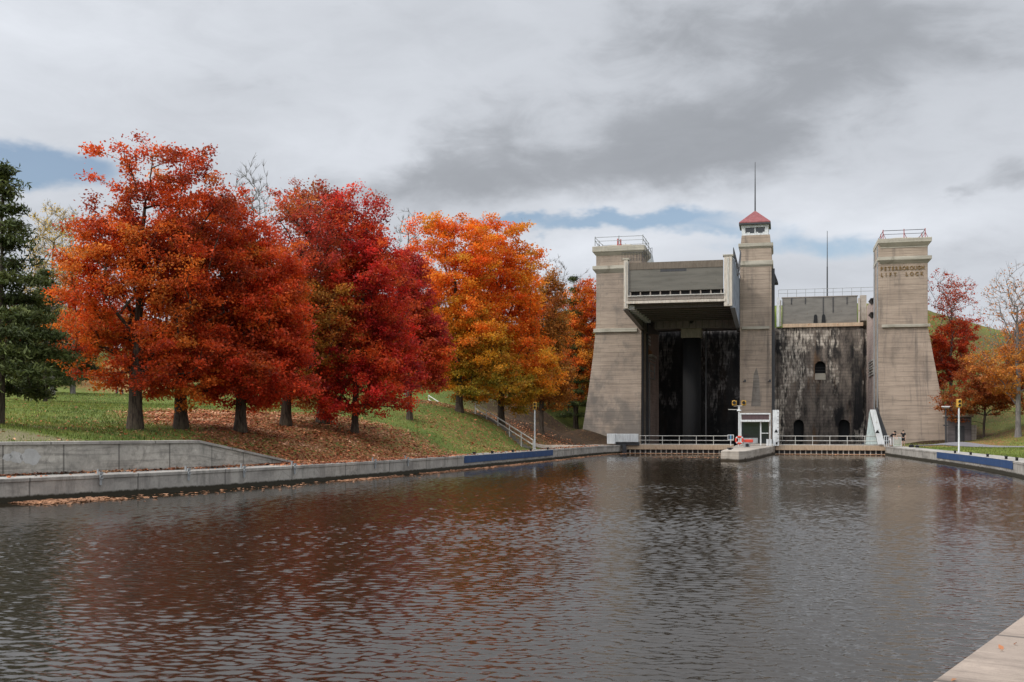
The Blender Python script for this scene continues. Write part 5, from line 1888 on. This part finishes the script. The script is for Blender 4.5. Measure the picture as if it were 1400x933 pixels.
def tree(name, seed, base, ells, stops, label, cat='tree', group=None, nclump=420, dmin=.5, leaves=110, leaf=.19, clump=(.55, .38), trunk_r=.42, fork=2.0, lead=.7, twig_r=.012,
         bare_twigs=1, mat=None, bark=None, wl=3.5, jit=.2, yfun=None, sparse=None, inner=.35, aspect=.75, upb=.9, flare=1.55, lean=(0, 0), keep=None, ragged=.26, limbs=0.0):
    rng = np.random.default_rng(seed)
    root = empty(name, base, 0, label, cat, group)
    E = np.array(ells, float)
    top = (E[:, 2] + E[:, 5]).max()
    nclump = int(nclump * 1.12); leaves = leaves * 1.35; leaf = leaf * .72; clump = (clump[0] * .80, clump[1] * .58); trunk_r *= .86
    tg = sample_crown(rng, ells, nclump, dmin, inner, keep, ragged, limbs)
    tg = tg[tg[:, 2] > 1.0]
    nt_ = 9
    hl = fork + (top - fork) * lead
    cx = float((E[:, 0] * E[:, 3]).sum() / E[:, 3].sum()); cy = float((E[:, 1] * E[:, 3]).sum() / E[:, 3].sum())
    tp = []
    for k in range(nt_ + 1):
        s = k / nt_
        z = fork * min(1, s * 3) if s <= 1 / 3 else fork + (hl - fork) * (s - 1 / 3) * 1.5
        f = max(0, (z - fork) / max(.1, hl - fork))
        tp.append((cx * f * .7 + lean[0] * z + rng.normal() * .05 * (f > 0), cy * f * .7 + lean[1] * z + rng.normal() * .05 * (f > 0), z - (.25 if k == 0 else 0)))
    Pn, par, r, tips = skeleton(rng, tg, tp, twig_r, trunk_r)
    i = np.arange(1, len(Pn))
    a, b = Pn[par[i]], Pn[i]
    ra, rb = r[par[i]], r[i]
    ra = np.minimum(ra, np.maximum(rb * 1.35, rb + .004))
    ra[0] = trunk_r * flare; rb[0] = trunk_r * 1.08; ra[1] = trunk_r * 1.08
    # fine twigs at tips
    A, B, RA, RB = [a], [b], [ra], [rb]
    tn = np.array([t[1] for t in tips])
    ti = np.array([t[0] for t in tips])
    tp_ = Pn[tn]
    dr = tp_ - Pn[par[tn]]
    dr /= np.linalg.norm(dr, axis=1, keepdims=True) + 1e-9
    for k in range(bare_twigs):
        d2 = dr + rng.normal(size=dr.shape) * .5 + np.array([0, 0, .45])
        d2 /= np.linalg.norm(d2, axis=1, keepdims=True)
        ln = rng.uniform(.5, 1.2, (len(tp_), 1)) * clump[0] * 1.4
        A.append(tp_); B.append(tp_ + d2 * ln); RA.append(np.full(len(tp_), twig_r * .8)); RB.append(np.full(len(tp_), twig_r * .3))
    me = tubes_mesh('trunk', np.concatenate(A), np.concatenate(B), np.concatenate(RA), np.concatenate(RB), bark or M_BARK, 7)
    link('trunk', me, root)
    if leaves:
        cnt = rng.poisson(leaves, len(tp_))
        if sparse is not None:
            cnt = (cnt * sparse(tp_, rng)).astype(int)
        idx = np.repeat(np.arange(len(tp_)), cnt)
        n = len(idx)
        s = rng.uniform(-1.0, 1.0, (n, 1))
        pos = tp_[idx] + dr[idx] * s * clump[0] * .7 + rng.normal(size=(n, 3)) * np.array([clump[0], clump[0], clump[1]]) * .62
        nr = rng.normal(size=(n, 3)) + np.array([0, 0, upb]) + dr[idx] * .3
        nr /= np.linalg.norm(nr, axis=1, keepdims=True)
        ccol = palette_cols(rng, tp_, stops, wl, .17, yfun)[idx]
        col = .6 * ccol + .4 * palette_cols(rng, pos, stops, wl * .35, .05, yfun)
        col = np.clip(col * np.exp(rng.normal(size=(n, 1)) * jit), .004, .9)
        size = leaf * np.exp(rng.normal(size=n) * .22)
        me = leaf_mesh(rng, pos, nr, size, col, mat or M_LEAF, aspect)
        link('crown', me, root)
    TREES[label] = root
    return root


def ell(px, py, rpx, rpy, Y, base, dy=0.0, ry=None):
    """crown lobe given by its photo extent at distance Y, relative to the trunk base"""
    c = P(px, py, Y)
    s = Y / F
    rx = rpx * s * .91
    return (c[0] - base[0], (ry and 0) or dy, c[2] - base[2], rx, ry or rx * .95, rpy * s * .97)


def tbase(px, Y, dz=0.0):
    x, y = pxy(px, Y)
    return (x, y, hz(x, y) + dz)


RUST = [(.22, .040, .016), (.36, .038, .012), (.48, .060, .014), (.60, .095, .018), (.64, .15, .024), (.58, .22, .035)]
ORNG = [(.42, .06, .015), (.56, .11, .018), (.64, .18, .025), (.66, .27, .03), (.58, .33, .05)]
CRIM = [(.24, .022, .018), (.42, .024, .022), (.60, .040, .030), (.62, .085, .022), (.58, .15, .025)]
MIXD = [(.40, .05, .035), (.46, .10, .025), (.40, .16, .03), (.28, .16, .03), (.50, .25, .04)]
GOLD = [(.20, .18, .022), (.42, .28, .028), (.68, .32, .028), (.74, .23, .022), (.68, .13, .018)]
PINE = [(.028, .038, .010), (.052, .068, .018), (.080, .098, .026), (.115, .13, .04)]
YELW = [(.40, .26, .05), (.52, .38, .08), (.55, .42, .14)]

MG = 'autumn maples on the left bank'
# 1: big rust-orange maple (tall, airy top)
b = tbase(185, 58)
tree('maple_tree', 11, b, [ell(190, 400, 114, 105, 58, b), ell(225, 300, 95, 80, 58, b, .5), ell(215, 232, 82, 45, 58, b), ell(135, 320, 50, 70, 58, b, -.5), ell(195, 480, 118, 55, 58, b), ell(255, 212, 35, 24, 58, b), ell(150, 245, 30, 22, 58, b)],
     RUST, 'tallest rust orange maple with a thin airy top, left of the other maples', group=MG, nclump=560, dmin=.5, leaves=105, leaf=.19, trunk_r=.40, fork=3.0,
     keep=lambda p: .4 if p[2] > 11.0 else 1.0, ragged=.28, limbs=1.5, lean=(.012, 0), sparse=lambda p, r: r.uniform(.5, 1.3, len(p)), yfun=lambda p: .2 * (-p[:, 0] / 4) - .02)
b = tbase(248, 61)
tree('maple_tree', 12, b, [ell(290, 400, 95, 110, 61, b, 1.0), ell(288, 320, 52, 68, 61, b, 1.0), ell(270, 500, 100, 52, 61, b)], RUST,
     'dark trunked rust red maple standing between two other maples', group=MG, nclump=420, dmin=.55, leaves=100, leaf=.2, trunk_r=.40, fork=2.4, limbs=.9, lean=(-.015, 0), yfun=lambda p: -.04 + .1 * np.sin(p[:, 2]))
b = tbase(329, 63)
tree('maple_tree', 13, b, [ell(350, 420, 78, 95, 63, b, .5), ell(345, 512, 88, 50, 63, b, -.5), ell(330, 350, 44, 50, 63, b, 1), ell(395, 480, 38, 38, 63, b)], [(.34, .04, .02), (.50, .055, .02), (.60, .075, .022), (.56, .14, .022)],
     'red orange maple with low spreading branches above the end of the retaining wall', group=MG, nclump=380, dmin=.55, leaves=105, leaf=.2, trunk_r=.36, fork=2.2, limbs=1.0, lean=(.02, 0),
     yfun=lambda p: .15 - .3 * (p[:, 2] < 4.5))
b = tbase(391, 70)
tree('maple_tree', 14, b, [ell(420, 430, 65, 95, 70, b), ell(425, 335, 62, 70, 70, b), ell(400, 300, 38, 40, 70, b), ell(400, 520, 50, 40, 70, b)], MIXD,
     'brownish maple with a sparse mauve red top behind the red maples', group=MG, nclump=400, dmin=.58, leaves=95, leaf=.2, trunk_r=.38, fork=2.0, lean=(.03, 0),
     sparse=lambda p, r: np.where(p[:, 2] > 10.5, .45, .95) * r.uniform(.4, 1.3, len(p)), yfun=lambda p: np.where(p[:, 2] > 9, -.5, .15))
b = tbase(443, 74)
tree('maple_tree', 15, b, [ell(440, 470, 62, 80, 74, b), ell(455, 370, 60, 70, 74, b, 1), ell(430, 290, 60, 36, 74, b), ell(470, 300, 55, 42, 74, b)], [(.36, .03, .03), (.30, .07, .025), (.26, .11, .03), (.34, .14, .03)],
     'greenish bronze maple with a red upper crown in the middle of the row', group=MG, nclump=380, dmin=.6, leaves=95, leaf=.21, trunk_r=.5, fork=2.2,
     sparse=lambda p, r: np.where(p[:, 2] > 12.5, .6, 1.0) * r.uniform(.5, 1.2, len(p)), yfun=lambda p: np.where(p[:, 2] > 9, -.45, .2))
b = tbase(485, 72)
tree('maple_tree', 16, b, [ell(496, 430, 72, 95, 72, b), ell(490, 330, 50, 60, 72, b), ell(500, 522, 70, 52, 72, b, -.8), ell(515, 350, 36, 45, 72, b), ell(538, 470, 32, 52, 72, b), ell(455, 535, 36, 28, 72, b, -.5)], CRIM,
     'deep crimson maple whose branches sweep down almost to the ground', group=MG, nclump=520, dmin=.52, leaves=105, leaf=.2, trunk_r=.26, fork=1.7, limbs=.8, lean=(.03, 0),
     sparse=lambda p, r: np.where(p[:, 2] > 12.5, .7, 1.0) * r.uniform(.6, 1.2, len(p)))
b = tbase(560, 86)
tree('maple_tree', 17, b, [ell(562, 420, 32, 62, 86, b), ell(584, 485, 32, 52, 86, b), ell(550, 385, 24, 34, 86, b)], [(.24, .018, .03), (.36, .028, .032), (.50, .06, .025), (.60, .12, .025)],
     'purple red maple between the crimson one and the tall orange trees', group=MG, nclump=260, dmin=.6, leaves=95, leaf=.22, trunk_r=.25, fork=2.0, yfun=lambda p: np.where(p[:, 2] < 5.5, .45, -.1))
b = tbase(628, 95)
tree('maple_tree', 18, b, [ell(610, 410, 62, 75, 95, b), ell(600, 325, 42, 38, 95, b), ell(640, 490, 75, 68, 95, b), ell(570, 350, 24, 40, 95, b, 1), ell(645, 350, 40, 50, 95, b)], GOLD,
     'tall golden orange maple with green inner leaves and a forked dark trunk', group=MG, nclump=430, dmin=.68, leaves=105, leaf=.24, clump=(.66, .45), trunk_r=.36, fork=1.9,
     yfun=lambda p: np.clip((p[:, 2] - 6.5) * .07, -.25, .35))
b = tbase(685, 100)
tree('maple_tree', 19, b, [ell(685, 400, 66, 75, 100, b), ell(670, 335, 48, 42, 100, b), ell(700, 490, 68, 66, 100, b), ell(650, 490, 50, 66, 100, b, -1.0), ell(715, 370, 32, 42, 100, b)], GOLD,
     'broad orange maple rising right of the golden one, rounded crown', group=MG, nclump=430, dmin=.7, leaves=110, leaf=.25, clump=(.7, .46), trunk_r=.36, fork=1.9,
     yfun=lambda p: np.clip((p[:, 2] - 5.5) * .08, -.2, .4))
b = tbase(740, 112)
tree('maple_tree', 20, b, [ell(742, 450, 36, 65, 112, b), ell(738, 515, 46, 42, 112, b), ell(748, 400, 22, 28, 112, b)], [(.30, .07, .02), (.36, .13, .025), (.30, .16, .03), (.42, .16, .03)],
     'bronze maple over the stair foot behind the signal pole', group=MG, nclump=280, dmin=.7, leaves=95, leaf=.25, clump=(.68, .45), trunk_r=.3, fork=2.2)
b = tbase(788, 143)
tree('maple_tree', 21, b, [ell(795, 430, 30, 45, 143, b), ell(783, 505, 40, 52, 143, b), ell(812, 425, 20, 40, 143, b, 1)], ORNG,
     'bright orange maple close against the left tower', group=MG, nclump=280, dmin=.72, leaves=100, leaf=.27, clump=(.7, .5), trunk_r=.28, fork=2.0, yfun=lambda p: -.05)

# white pine at the left edge
def pine(seed, base, H, spread, label, trunk_r=.2, group=None, n_whorl=13, zlow=1.7):
    rng = np.random.default_rng(seed)
    tg = []
    for w in range(n_whorl):
        f = w / (n_whorl - 1)
        z = zlow + (H - zlow - .3) * f
        R = spread * (1 - f) ** .75 * rng.uniform(.75, 1.1) + .25
        for k in range(rng.integers(4, 7)):
            a = rng.uniform(0, 2 * np.pi)
            Rk = R * rng.uniform(.65, 1.1)
            for s in np.linspace(.35, 1, max(2, int(Rk / .55))):
                for lat in ((-1, 1) if s < .95 and Rk > 1 else (0,)):
                    q = Rk * s
                    la = lat * .33 * Rk * (1 - s) + lat * .22
                    tg.append((q * math.cos(a) - la * math.sin(a), q * math.sin(a) + la * math.cos(a), z + q * .10 - .05 * q * q + rng.normal() * .08))
    tg = np.array(tg)
    root = empty('pine_tree', base, 0, label, 'tree', group)
    tp = [(rng.normal() * .02, rng.normal() * .02, H * k / 14 - (.2 if k == 0 else 0)) for k in range(15)]
    Pn, par, r, tips = skeleton(rng, tg, tp, .010, trunk_r, .6, .6)
    z = np.array([p[2] for p in tp])
    r[:15] = trunk_r * (1 - .85 * z / H)
    i = np.arange(1, len(Pn))
    rb = r[i]
    ra = np.minimum(r[par[i]], np.maximum(rb * 1.3, rb + .003))
    link('trunk', tubes_mesh('trunk', Pn[par[i]], Pn[i], ra, rb, M_BARK, 7), root)
    tn = np.array([t[1] for t in tips])
    tpn = Pn[tn]
    dr = tpn - Pn[par[tn]]; dr /= np.linalg.norm(dr, axis=1, keepdims=True) + 1e-9
    cnt = rng.poisson(80, len(tpn))
    idx = np.repeat(np.arange(len(tpn)), cnt)
    n = len(idx)
    pos = tpn[idx] + dr[idx] * rng.uniform(-.7, .35, (n, 1)) * .6 + rng.normal(size=(n, 3)) * np.array([.24, .24, .13])
    nr = rng.normal(size=(n, 3)) + np.array([0, 0, .5]); nr /= np.linalg.norm(nr, axis=1, keepdims=True)
    col = palette_cols(rng, pos, PINE, 1.6, .22)
    link('crown', leaf_mesh(rng, pos, nr, .26 * np.exp(rng.normal(size=n) * .2), col, M_NEEDLE, .28), root)
    return root


b = tbase(2, 52)
pine(31, b, (HZ - 226) / F * 52 + CZ - b[2], 3.15, 'tall dark green pine at the left edge of the lawn', .17)
b = tbase(62, 96)
pine(32, b, 11.5, 3.6, 'dark fir half hidden between the tall pine and the rust orange maple', .2)

# bare and thin trees behind
def bare_tree(seed, px, Y, top, rpx, label, sparse_col=None, leaves=0, lobes=None, trunk_r=.22, group='bare trees behind the crowns', nclump=260, bark=None, py0=None, name='bare_tree'):
    b = tbase(px, Y)
    H = (HZ - top) / F * Y + CZ - b[2]
    r = rpx / F * Y
    ells = lobes(b) if lobes else [(0, 0, H * .72, r * .85, r * .85, H * .28), (0, 0, H * .5, r, r, H * .25)]
    return tree(name, seed, b, ells, sparse_col or YELW, label, group=group, nclump=int(nclump * 1.5), dmin=.3, leaves=leaves, leaf=.2, trunk_r=trunk_r, fork=H * .28, lead=.62, twig_r=.017, bare_twigs=6, ragged=.1, bark=bark or M_BARKG, inner=.2)


bare_tree(41, 343, 96, 214, 38, 'leafless grey tree rising behind the tallest maple')
bare_tree(42, 760, 150, 350, 26, 'leafless grey tree left of the tower above the orange crowns', nclump=200)
bare_tree(43, 797, 150, 366, 20, 'smaller leafless tree nearest the left tower top', nclump=150)
bare_tree(44, 556, 125, 288, 24, 'thin leafless tree top between the crimson and golden maples', nclump=150)
bare_tree(45, 700, 150, 330, 30, 'leafless tree hidden behind the broad orange maple', nclump=120)
bare_tree(46, 72, 112, 268, 42, 'sparse yellow birch behind the pine', YELW, 14, nclump=240, group='thin leafed background trees')
bare_tree(47, 100, 118, 285, 30, 'thin pale yellow tree just left of the rust orange maple', YELW, 10, nclump=150, group='thin leafed background trees')
for sd_, px_, Y_, H_, lab_ in ((33, 98, 120, 9.0, 'dark conifer low behind the left edge of the rust orange maple'), (34, 30, 112, 10.0, 'dark conifer standing behind the tall pine trunk')):
    pine(sd_, tbase(px_, Y_), H_, 3.2, lab_, .18)
b = tbase(785, 142)
pine(48, b, (HZ - 378) / F * 142 + CZ - b[2], 2.6, 'small green spruce above the orange maple by the left tower', .15)

# right bank trees
RG = 'trees on the right bank slope'
b = tbase(1300, 132)
tree('maple_tree', 51, b, [ell(1303, 420, 34, 50, 132, b), ell(1298, 480, 36, 50, 132, b), ell(1318, 440, 22, 30, 132, b), ell(1290, 395, 22, 28, 132, b)], [(.34, .04, .02), (.50, .07, .02), (.58, .11, .022)],
     'half bare red maple right behind the lettered tower', group=RG, nclump=330, dmin=.55, leaves=90, leaf=.28, trunk_r=.24, fork=2.5, bare_twigs=4, bark=M_BARKG,
     sparse=lambda p, r: np.where(p[:, 2] > 12.0, .12, np.where(p[:, 2] > 10.0, .45, 1.0)) * r.uniform(.3, 1.3, len(p)))
b = tbase(1392, 112)
tree('maple_tree', 52, b, [ell(1385, 420, 42, 62, 112, b), ell(1380, 490, 62, 45, 112, b), ell(1405, 430, 50, 65, 112, b)], [(.36, .09, .02), (.48, .19, .03), (.52, .26, .05), (.42, .15, .04)],
     'amber tree with bare upper limbs at the right edge', group=RG, nclump=460, dmin=.5, leaves=80, leaf=.26, trunk_r=.30, fork=2.8, bare_twigs=4, bark=M_BARKG,
     sparse=lambda p, r: np.where(p[:, 2] > 9.0, .05, np.where(p[:, 2] > 7.3, .5, 1.0)) * r.uniform(.3, 1.3, len(p)))
b = tbase(1345, 122)
tree('shrub', 53, b, [ell(1345, 525, 42, 38, 122, b), ell(1312, 545, 30, 32, 122, b), ell(1378, 540, 36, 34, 122, b)], [(.22, .05, .018), (.34, .10, .022), (.42, .17, .03)],
     'low russet bush on the right slope below the hill', 'bush', group=RG, nclump=240, dmin=.55, leaves=70, leaf=.24, trunk_r=.15, fork=.6, bare_twigs=2)
b = tbase(1450, 116)
tree('maple_tree', 54, b, [(0, 0, 9, 5, 5, 5), (0, 0, 5.5, 5.4, 5.4, 3.5)], [(.36, .09, .02), (.48, .19, .03), (.42, .15, .04)],
     'amber tree just past the right edge of the view', group=RG, nclump=220, dmin=.75, leaves=60, leaf=.27, trunk_r=.3, fork=2.5)

# far woods on the hill behind the left bank: individual trees
BG = 'autumn trees on the far hillside'
rngb = random.Random(77)
spots = [(-60, 150, 'GR'), (20, 165, 'OR'), (130, 196, 'GR'), (170, 192, 'OR'), (215, 178, 'RD'), (260, 188, 'YE'), (300, 150, 'GR'), (345, 168, 'OR'), (385, 140, 'GR'), (430, 155, 'RD'), (470, 135, 'GR'), (510, 150, 'OR'), (545, 140, 'GR'), (590, 150, 'YE'),
         (630, 142, 'OR'), (668, 150, 'GR'), (705, 146, 'RD'), (735, 150, 'OR'), (775, 158, 'GR'), (1420, 150, 'OR'), (-20, 190, 'YE'), (60, 200, 'GR')]
PAL = {'GR': ([(.03, .045, .015), (.06, .075, .02), (.12, .11, .03), (.20, .13, .03)], 'dull green tree'), 'OR': ([(.20, .05, .015), (.34, .10, .02), (.42, .18, .03)], 'orange tree'),
       'RD': ([(.18, .03, .015), (.28, .045, .02), (.36, .08, .02)], 'russet tree'), 'YE': ([(.30, .17, .03), (.42, .28, .05), (.46, .34, .09)], 'yellow tree')}
where = {-60: 'beyond the left edge', 20: 'behind the trunk of the tall pine', 130: 'on the hilltop left of the first maple trunk', 170: 'on the hilltop over the walkers', 215: 'on the hilltop right of the walkers',
         260: 'on the hilltop behind the second maple trunk', 300: 'far behind the gap right of the second maple', 345: 'far behind the red orange maple', 385: 'far behind the brownish maple', 430: 'far behind the bronze maple',
         470: 'far left behind the crimson maple', 510: 'far behind the crimson maple', 545: 'far right behind the crimson maple', 590: 'far behind the purple red maple', 630: 'far behind the golden maple',
         668: 'far behind the gap of the two orange maples', 705: 'far behind the broad orange maple', 735: 'far behind the bronze maple by the stair', 775: 'far behind the spruce near the left tower',
         1420: 'beyond the right edge of the slope', -20: 'high on the far left hill', 60: 'high on the hill behind the fir'}
for i, (px, Y, kd_) in enumerate(spots):
    b = tbase(px, Y)
    st, nm = PAL[kd_]
    H = rngb.uniform(8.5, 11.5)
    if px > 560: H *= .8
    r = H * rngb.uniform(.34, .42)
    tree('hillside_tree', 100 + i, b, [(0, 0, H * .62, r, r, H * .38), (r * .4, 0, H * .45, r * .8, r * .8, H * .3), (-r * .4, 0, H * .4, r * .8, r * .8, H * .28)], st, nm + ' ' + where[px], group=BG,
         nclump=150, dmin=.8, leaves=80, leaf=.34, clump=(.85, .6), trunk_r=.22, fork=H * .15, inner=.4)

# low shrubs under the maples
for i, (px, Y, w, h, st, lab) in enumerate(((275, 92, 30, 16, 'GR', 'dark low bush behind the second maple trunk'), (308, 96, 32, 18, 'RD', 'russet low bush left of the red orange maple trunk'), (362, 98, 20, 16, 'YE', 'yellow green bush right of the red orange maple trunk'),
                                           (420, 100, 26, 18, 'GR', 'dark bush between the bronze trunks'), (48, 150, 26, 20, 'RD', 'russet thicket at the foot of the far hill behind the tall pine'), (92, 158, 30, 22, 'GR', 'dull green thicket at the foot of the far hill left of the walkers'), (128, 165, 20, 18, 'YE', 'yellow thicket at the foot of the far hill nearest the walkers'))):
    b = tbase(px, Y)
    s = Y / F
    tree('shrub', 200 + i, b, [(0, 0, h * s * .6, w * s, w * s * .8, h * s)], PAL[st][0], lab, 'bush', group='bushes under the maples', nclump=70, dmin=.4, leaves=70, leaf=.2, trunk_r=.06, fork=.3, clump=(.45, .35), flare=1.1)


# ------------------------------------------------------------------ stuff: fallen leaves, grass, floating leaves
def scatter(name, seed, n, region, mat, size, stops, kind_label, lift, blade=False, density=None):
    rng = np.random.default_rng(seed)
    x, y = region(rng, n)
    ok = ~inside(x, y, BASIN) & (seg_dist(x, y, BASIN, True) > .02)
    x, y = x[ok], y[ok]
    if density is not None:
        k = rng.uniform(size=len(x)) < density(x, y)
        x, y = x[k], y[k]
    dq = seg_dist(x, y, BASIN, True)
    z = np.where(dq < 1.7, QZ, height(x, y)) + lift
    z = np.where(dq < 1.7, QZ + lift, z)
    pos = np.stack([x, y, z], 1)
    m = len(pos)
    if blade:
        s = size * np.exp(rng.normal(size=m) * .3)
        a = rng.uniform(0, 2 * np.pi, m)
        w = np.stack([np.cos(a), np.sin(a), np.zeros(m)], 1) * (s * .22)[:, None]
        t = np.stack([rng.normal(size=m) * .35 * s, rng.normal(size=m) * .35 * s, s], 1)
        v = np.stack([pos - w - [0, 0, .03], pos + w - [0, 0, .03], pos + t], 1).reshape(-1, 3)
        me = fastmesh(name, v, np.arange(m * 3).reshape(m, 3), mat)
        k = 3
    else:
        nr = rng.normal(size=(m, 3)) * .35 + np.array([0, 0, 1.0]); nr /= np.linalg.norm(nr, axis=1, keepdims=True)
        col = palette_cols(rng, pos, stops, 3.0, .25)
        me = leaf_mesh(rng, pos, nr, size * np.exp(rng.normal(size=m) * .25), col, mat, .8)
        tag(link(name, me), kind_label, 'leaves', kind='stuff')
        return
    col = palette_cols(rng, pos, stops, 4.0, .25)
    at = me.color_attributes.new('leafcol', 'FLOAT_COLOR', 'CORNER')
    at.data.foreach_set('color', np.repeat(np.concatenate([col, np.ones((m, 1))], 1), k, 0).astype(np.float32).ravel())
    tag(link(name, me), kind_label, 'grass', kind='stuff')


def reg_left(rng, n):
    Y = rng.uniform(40, 118, n) ** 1.0
    px = rng.uniform(-20, 830, n)
    return (px - 700) / F * Y, Y


def reg_all(rng, n):
    Y = 40 + 100 * rng.uniform(size=n) ** 1.4
    px = np.where(rng.uniform(size=n) < .82, rng.uniform(-20, 830, n), rng.uniform(1230, 1420, n))
    return (px - 700) / F * Y, Y


scatter('fallen_leaves', 5, 160000, reg_left, M_FALLEN, .15, [(.18, .06, .03), (.34, .11, .045), (.44, .18, .085), (.50, .27, .16)], 'brown and orange fallen leaves lying under the maples', .025,
        density=lambda x, y: np.clip(blobs(x, y, LITTER) ** 1.5, .012, .9) * (1 - .75 * blobs(x, y, MULCH_SHADE)))
strip_poly = LQ[:] + [(-11.5, 59.1)] + RWALL[::-1]
scatter('grass', 6, 320000, reg_all, M_GRASS, .085, [(.06, .09, .018), (.105, .145, .026), (.16, .20, .04), (.22, .215, .06)], 'short green grass of the lawns', 0.0, blade=True,
        density=lambda x, y: np.clip(1.0 - 1.1 * blobs(x, y, LITTER), 0, 1) * (seg_dist(x, y, BASIN, True) > 1.75) * ~inside(x, y, strip_poly) * (1 - blobs(x, y, BARE)) * np.prod([seg_dist(x, y, smooth_line(p, 3)) > w / 2 + .1 for p, w in RIBBONS], axis=0))


def floating():
    rng = np.random.default_rng(9)
    pts = []
    def line(q, pa, pb_, n, off, spread):
        L = [along(q, px) for px in np.linspace(pa, pb_, 40)]
        for _ in range(n):
            i = rng.integers(0, 39)
            t = rng.uniform()
            x = L[i][0] * (1 - t) + L[i + 1][0] * t
            y = L[i][1] * (1 - t) + L[i + 1][1] * t
            an = L[i][2]
            d = off + abs(rng.normal()) * spread
            pts.append((x + math.sin(an) * d, y - math.cos(an) * d))
    line(LQ, 560, 848, 2600, .5, .35)
    line(LQ, 440, 530, 500, .6, .35)
    line(LQ, 5, 130, 900, .3, 1.0)
    line(LQ, 130, 560, 220, .3, 1.2)
    for px0, px1 in ((860, 985), (1062, 1208)):
        for _ in range(1100):
            u = Lu(rng.uniform(px0, px1), vf)
            pts.append(Lw(u, vf - .35 - abs(rng.normal()) * .35)[:2])
    for _ in range(300):
        u = Lu(rng.uniform(900, 985), -28)
        pts.append(Lw(u, -30 + rng.normal() * 1.5)[:2])
    # near right corner drift
    for _ in range(140):
        t = rng.uniform()
        x, y = 3.0 + 2.4 * t, 8.1 + 3.2 * t
        d = .08 + abs(rng.normal()) * .32
        pts.append((x - .82 * d, y + .57 * d))
    for _ in range(14):
        pts.append((rng.uniform(-30, 25), rng.uniform(45, 90)))
    p = np.array(pts)
    ok = inside(p[:, 0], p[:, 1], BASIN)
    p = p[ok]
    pos = np.concatenate([p, np.full((len(p), 1), .015)], 1)
    nr = rng.normal(size=(len(p), 3)) * .06 + np.array([0, 0, 1]); nr /= np.linalg.norm(nr, axis=1, keepdims=True)
    col = palette_cols(rng, pos, [(.15, .075, .04), (.27, .13, .065), (.38, .2, .11)], 3, .2)
    sz = np.where(np.hypot(p[:, 0], p[:, 1]) < 20, .075, .17) * np.exp(rng.normal(size=len(p)) * .25)
    tag(link('floating_leaves', leaf_mesh(rng, pos, nr, sz, col, M_FALLEN, .8)), 'orange leaves floating in lines along the quays', 'leaves', kind='stuff')
    # debris on the near quay and along the wall foot
    pts = []
    for _ in range(60):
        t = rng.uniform(-.1, 1.2)
        d = rng.uniform(.1, 3.5)
        pts.append((3.0 + 2.1 * t + .82 * d, 8.1 + 2.9 * t - .57 * d))
    near = len(pts)
    for _ in range(2200):
        i = rng.integers(3, 6)
        t = rng.uniform()
        a, b = RWALL[i], RWALL[i + 1] if i + 1 < len(RWALL) else RWALL[i]
        d = .06 + abs(rng.normal()) * .22
        tx, ty = b[0] - a[0], b[1] - a[1]
        L = math.hypot(tx, ty) or 1
        pts.append((a[0] + tx * t + ty / L * d, a[1] + ty * t - tx / L * d))
    p = np.array(pts)
    sz = np.where(np.arange(len(p)) < near, .05, .13) * np.exp(rng.normal(size=len(p)) * .3)
    pos = np.concatenate([p, np.full((len(p), 1), QZ + .012)], 1)
    pos[near:, 2] += rng.uniform(0, .06, len(p) - near)
    nr = rng.normal(size=(len(p), 3)) * .3 + np.array([0, 0, 1]); nr /= np.linalg.norm(nr, axis=1, keepdims=True)
    col = palette_cols(rng, pos, [(.05, .03, .02), (.16, .06, .03), (.34, .13, .06), (.30, .18, .1)], 3, .2)
    tag(link('fallen_leaves', leaf_mesh(rng, pos, nr, sz, col, M_FALLEN, .8)), 'dry leaves on the quay and along the foot of the retaining wall', 'leaves', kind='stuff')


floating()
